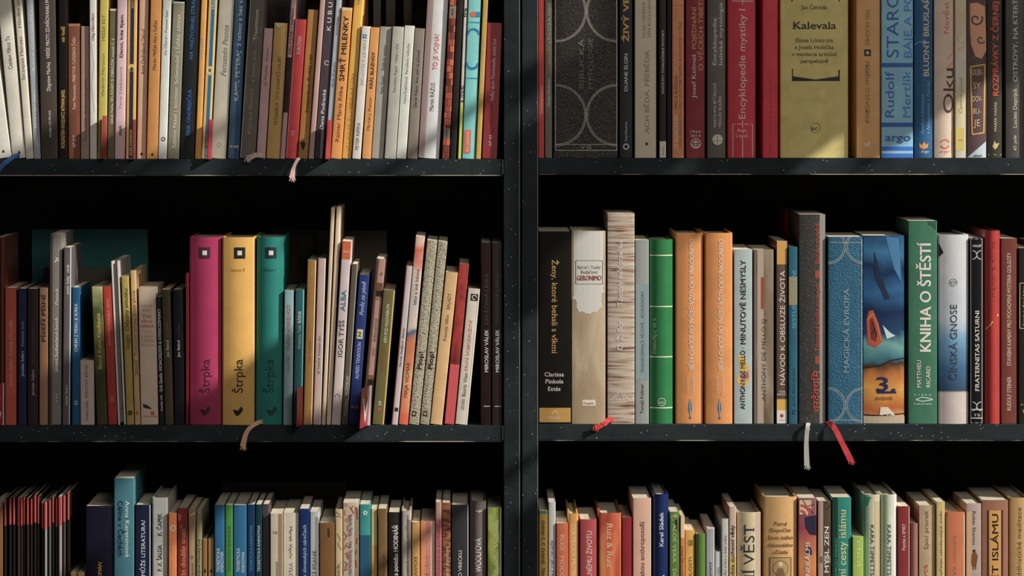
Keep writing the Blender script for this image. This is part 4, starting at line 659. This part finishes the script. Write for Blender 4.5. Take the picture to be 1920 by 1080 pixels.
B(T,1496.5,1531,934,0,'6c2438','p','purple orange volume with mosaic picture on top',('g',[(2,938),(33,938),(33,965),(2,965)],'b09c70'),('l',[(8,938),(16,950),(30,946)],1.4,'1c2834'),('l',[(20,952),(28,964)],1.4,'1c2834'),('o',4,966,18,5,0,90,'b03030'),('o',4,966,13,3,0,90,'d8b8a0'),('o',4,966,8,4,0,90,'b03038'),('g',[(12,970),(33,966),(33,1004),(22,1002),(14,990)],'1c1c34'),('t','u','MEZI GENERÁLMI',1017,1140,.5,8.5,'ccbcb0','F'),('g',[(16,1024),(24,1028),(26,1040),(14,1040)],'28203c'),pat=('z',.22,.3,[(.3,'50182c'),(.55,'a8562c'),(.7,'b4703c'),(.85,'8c2c48'),(1,'7c4c58')],30))
B(T,1533.5,1558.5,940,0,'4a3a2c','q','brown photographic volume with bold white capitals',('b',940,1299,.1,.4,'a08c80'),('t','u','TĚLO MYSL ZEN',988,1130,.66,8.5,'d8d0c4','b'),('l',[(14,944),(24,948),(16,956)],3,'2c2018'),('b',940,1299,0,.08,'b88c60'),('b',1044,1056,.1,1,'6c6058'),bulge=.0008)
B(T,1560,1597,933,0,'16746a','q','bright teal hardback with large cream title',('b',933,1299,0,.3,'0e3a2c'),('t','u','Duchovní cesty islámu',957,1150,.52,14,'d4c47c'),('t','u','PRŮVODCOVSKOU KNIHOU',1010,1130,.2,5,'4c8c6c'),bulge=.001)
B(T,1598,1619.5,1006,0,'8ca83c','p','lime green short paperback with faint white letters',('t','d','ehol',1014,1062,.6,8,'b8cc8c'))
_kt = (('t','d','KARA TIPPETTSOVÁ',984,1110,.52,7.5,'1c2418','f'),)
B(T,1620,1651,928,0,'aca48c','r','left of two pale hardbacks with green tinted edge',('b',928,1299,0,.1,'2c7c5c'),('b',928,1299,.12,.4,'a8b89c'),('b',940,1299,.68,1,'9c8e68'),('g',[(0,932),(14,932),(6,950),(0,946)],'2c8c64'),*_kt,bulge=.002)  # darker right band paints in the shade of the next book
B(T,1652,1682.5,928,0,'acae9c','r','right of two pale hardbacks with green tinted edge',('b',928,1299,.05,.4,'8ca488'),('b',928,1299,.8,1,'c4c4c0'),*_kt,bulge=.002)
B(T,1683,1706.5,950,0,'781e1e','p','dark red paperback with small white title',('b',950,1299,.94,1,'d0b8b0'),('t','u','Psyché a SMRT',983,1033,.5,6,'d8ccc4','f'))
B(T,1707.5,1722.5,982,0,'845448','q','plain dusty brown volume with a pale top edge',bulge=.001)
B(T,1723.5,1754,948,0,'a8906c','q','beige linen volume with dark sans title',('b',948,1299,0,.06,'d0c8a0'),('t','u','Spící prorok',958,1031,.45,7.5,'5c4c3c'),('t','u','Edgar Cayce',1059,1150,.4,9.5,'bc6a30','b'),surf='cloth',bulge=.0008)
B(T,1755,1772,941,0,'b09a5c','p','pale yellow paperback with tiny brown serif title',('t','u','Znovuobjevené opřením náboženských tradic',958,1150,.55,4.5,'4c3c20','f'))
B(T,1773,1810,960,0,'b4643c','h','salmon orange hardback with scalloped pale edge',('l',[(35,965+i*7) for i in range(18)],2,'d8b490'),('l',[(1,968+i*7) for i in range(18)],1.6,'d0b888'),('t','u','zázrak milosti',1004,1110,.45,6,'946050','f'),surf='gloss')
B(T,1811,1840,944,0,'a08c84','p','grey pink volume with a robed monk print',('b',960,1299,0,.4,'b08c68'),('t','d','Robin Sharma',958,1022,.55,6,'4c3c3c','f'),('g',[(10,1040),(14,1034),(19,1036),(22,1044),(19,1062),(12,1064),(9,1056)],'6c4020'),('d',15,1033,2.6,'241814'),('l',[(13,1062),(14,1069)],1.4,'3c2418'),('l',[(18,1060),(18,1068)],1.4,'3c2418'))
B(T,1841,1891,938,0,'8c5c48','q','wide striped brown volume with framed yellow panel',('b',957,1299,.2,.23,'1c1410'),('b',957,1299,.76,.8,'1c1410'),('b',957,1299,.27,.73,'b88438'),('l',[(13,957),(37,957),(37,1290),(13,1290),(13,957)],.8,'2a1c10'),('t','u','SVĚT ISLÁMU',964,1120,.5,12,'1c140c','b'),bulge=.001)
B(T,1893,1930,934,0,'ac8850','r','tan hardback cut by right frame edge',('t','u','Úvod do buddhistické meditace',952,1160,.5,8.5,'4c3c24'),bulge=.0012)

# ------------------------------------------------------------------ red shelf cards standing between books
bpy.context.view_layer.update()
def slab_path(pts, half, thick=.0005):
    """plan polyline (x,y) with z range per point -> thin card"""
    V, F = [], []
    for i, (x, y, z0, z1) in enumerate(pts):
        a = pts[max(i-1, 0)]; c = pts[min(i+1, len(pts)-1)]; dx, dy = c[0]-a[0], c[1]-a[1]; L = math.hypot(dx, dy)
        nx, ny = -dy/L*thick/2, dx/L*thick/2
        V += [(x-nx, y-ny, z0), (x-nx, y-ny, z1), (x+nx, y+ny, z1), (x+nx, y+ny, z0)]
    for i in range(len(pts)-1):
        k = 4*i; F += [(k, k+4, k+5, k+1), (k+1, k+5, k+6, k+2), (k+2, k+6, k+7, k+3), (k+3, k+7, k+4, k)]
    k = 4*(len(pts)-1); F += [(0, 1, 2, 3), (k, k+3, k+2, k+1)]
    return V, F
def card(xf, xb, top, bot, prot, lean, desc, letter=None, inner=.03, wcol='b4b8b8', strip=0):
    """card slotted between two books: xb where it leaves the spines, xf at its front edge, prot metres proud"""
    root = empty('shelf_card', (X(xb), -.001, Z(bot))); h = (bot-top)*S
    root.rotation_euler = (0, math.atan2(lean, 300), 0)
    dx = (xf-xb)*S
    V, F = slab_path([(0, 0, 0, h), (dx*.12, -prot*.12, 0, h), (dx*.6, -prot*.6, 0, h), (dx, -prot, .0, h)], 0, .0007)
    link('card', mesh('card', V, F), root, [mat('a01c30', .85, 'gloss')])
    if strip:
        V, F = box(-.0006, strip*S, -.0012, -.0004, 0, h); link('plastic_edge', mesh('plastic_edge', V, F), root, [mat(wcol, .6, 'gloss')])
    if letter:
        gv, gf, g0, g1 = glyphs(letter, 'F'); nrm = Vector((-prot, -dx*-1, 0)) if False else None
        W = math.hypot(dx, prot); ux, uy = dx/W, -prot/W          # along the card, outwards
        nx, ny = (uy, -ux) if True else (0, 0)
        if ny > 0: nx, ny = -nx, -ny
        vs_ = []
        for a, b, q in gv:
            s = W*(.86-.74*(a-g0)/(g1-g0)); z = h*(.14+.62*b/CAPH)
            vs_.append((ux*s+nx*(.0006+q*LZ), uy*s+ny*(.0006+q*LZ), z))
        link('letter', mesh('letter', vs_, gf), root, [mat('e8dcd8', .7, 'print')])
    tag(root, desc, 'divider', 'red shelf divider cards')
card(194, 199, 217, 296, .010, 3, 'red divider card in front of the yellow green paperback')
card(250, 254, 224, 298, .012, 3, 'red divider card beside the golden paperback with navy stripe')
card(390, 396.5, 224, 298, .008, 10, 'red divider card beside the ivory hardback on top left shelf')
card(611, 619, 225, 298, .014, 14, 'red divider card beside the dark plum paperback')
card(558, 566.5, 724, 797, .022, 3, 'red divider card before the dark teal paperback on middle left shelf')
card(677, 690, 722, 797, .05, 14, 'red divider card with a white letter V beside olive green paperback', 'V', strip=4)
card(-22, 6, 718, 797, .05, 0, 'red divider card with a white letter S at the left frame edge', 'S', strip=2)

# ------------------------------------------------------------------ bookmark ribbons hanging from their books
def find(desc):
    for r, M in BOOKS:
        if r['label'].startswith(desc): return r, M
    raise KeyError(desc)
def ribbon(desc, pts, width, col, label, fray=None):
    """pts: (px, y_metres, py) centre line in world; becomes a part of its book"""
    root, M = find(desc); Mi = M.inverted()
    # smooth the path
    P = [Vector((X(a), y, Z(c))) for a, y, c in pts]; Q = []
    for i in range(len(P)-1):
        p0, p1, p2, p3 = P[max(i-1, 0)], P[i], P[i+1], P[min(i+2, len(P)-1)]
        for s in range(6):
            t = s/6; Q.append(.5*((2*p1)+(p2-p0)*t+(2*p0-5*p1+4*p2-p3)*t*t+(3*p1-p0-3*p2+p3)*t**3))
    Q.append(P[-1]); V, F = [], []; n = len(Q)
    for i, q in enumerate(Q):
        d = (Q[min(i+1, n-1)]-Q[max(i-1, 0)]).normalized(); side = Vector((d.z, 0, -d.x))
        side = Vector((1, 0, 0)) if side.length < .3 else side.normalized()
        if side.x < 0: side = -side
        wd = width*S*.5*(1+(fray or 0)*max(0, (i/(n-1)-.7)/.3)); nn = side.cross(d).normalized()*.0003
        for sg, dp in ((-1, 1), (1, 1), (1, -1), (-1, -1)):
            wob = .0004*math.sin(i*1.3)
            V.append(Mi @ (q+side*sg*wd+nn*dp+nn*wob/.0003*(1 if sg > 0 else -1)*.4))
    for i in range(n-1):
        k = 4*i
        for j in range(4): F.append((k+j, k+(j+1) % 4, k+4+(j+1) % 4, k+4+j))
    F += [(0, 1, 2, 3), (4*n-1, 4*n-2, 4*n-3, 4*n-4)]
    if fray:     # loose threads at the end
        e = Q[-1]; rr = random.Random(3)
        for j in range(14):
            o = Vector(((rr.random()-.5)*width*S*(1+fray), 0, 0)); a = e+o*.8; b_ = a+Vector(((rr.random()-.5)*.003+o.x*.5, -rr.random()*.002, -.002-rr.random()*.003)); k = len(V)
            for p in (a+Vector((-.0003, 0, .001)), a+Vector((.0003, 0, .001)), b_+Vector((.0002, 0, 0)), b_+Vector((-.0002, 0, 0))): V.append(Mi @ p)
            F.append((k, k+1, k+2, k+3))
    o = link('bookmark_ribbon', mesh('bookmark_ribbon', [tuple(v) for v in V], F), root, [mat(col, .5, 'ribbon')]); o['label'] = label
ribbon('bright red paperback with short white', [(558, .004, 297.2), (560, -.002, 297), (556, -.004, 303), (551, -.005, 315), (548, -.006, 333)], 6, 'c8a49c', 'pale pink bookmark ribbon with frayed tassel end', .9)
ribbon('wide charcoal cloth', [(497, .001, 291), (493, -.003, 291), (482, -.006, 290), (472, -.006, 294), (464, -.004, 297)], 9, 'c4a89c', 'crumpled pale ribbon lying on the shelf edge', .4)
ribbon('white paperback with faint grey author', [(36, .004, 292), (27, -.002, 293), (14, -.005, 303), (4, -.005, 312), (-6, -.005, 326)], 9, '1c4c7c', 'blue bookmark ribbon')
ribbon('thick teal hardback', [(492, .004, 791), (484, -.003, 792), (472, -.006, 799), (462, -.007, 812), (456, -.007, 836)], 8, 'b48c6c', 'tan bookmark ribbon', .4)
ribbon('tall volume with bark', [(1150, .001, 788), (1142, -.004, 786), (1134, -.006, 793), (1126, -.006, 797), (1116, -.006, 800)], 9, 'b01c1c', 'crumpled red bookmark ribbon', .3)
ribbon('tall dark grey hardback with speckles', [(1515, .004, 794), (1515, -.003, 794), (1513, -.006, 802), (1511, -.006, 830), (1512, -.006, 872)], 8, '8c8c84', 'grey woven bookmark ribbon', .3)
ribbon('blue leather volume', [(1553, .004, 792), (1556, -.003, 794), (1564, -.007, 802), (1577, -.009, 828), (1594, -.010, 862)], 10, 'a81420', 'bright red bookmark ribbon', .15)
ribbon('very wide black volume' if False else 'thin dark red paperback', [(350, .002, 796.5), (350, -.0008, 796.5)], 3, '5c1418', 'dark red ribbon stub') if False else None
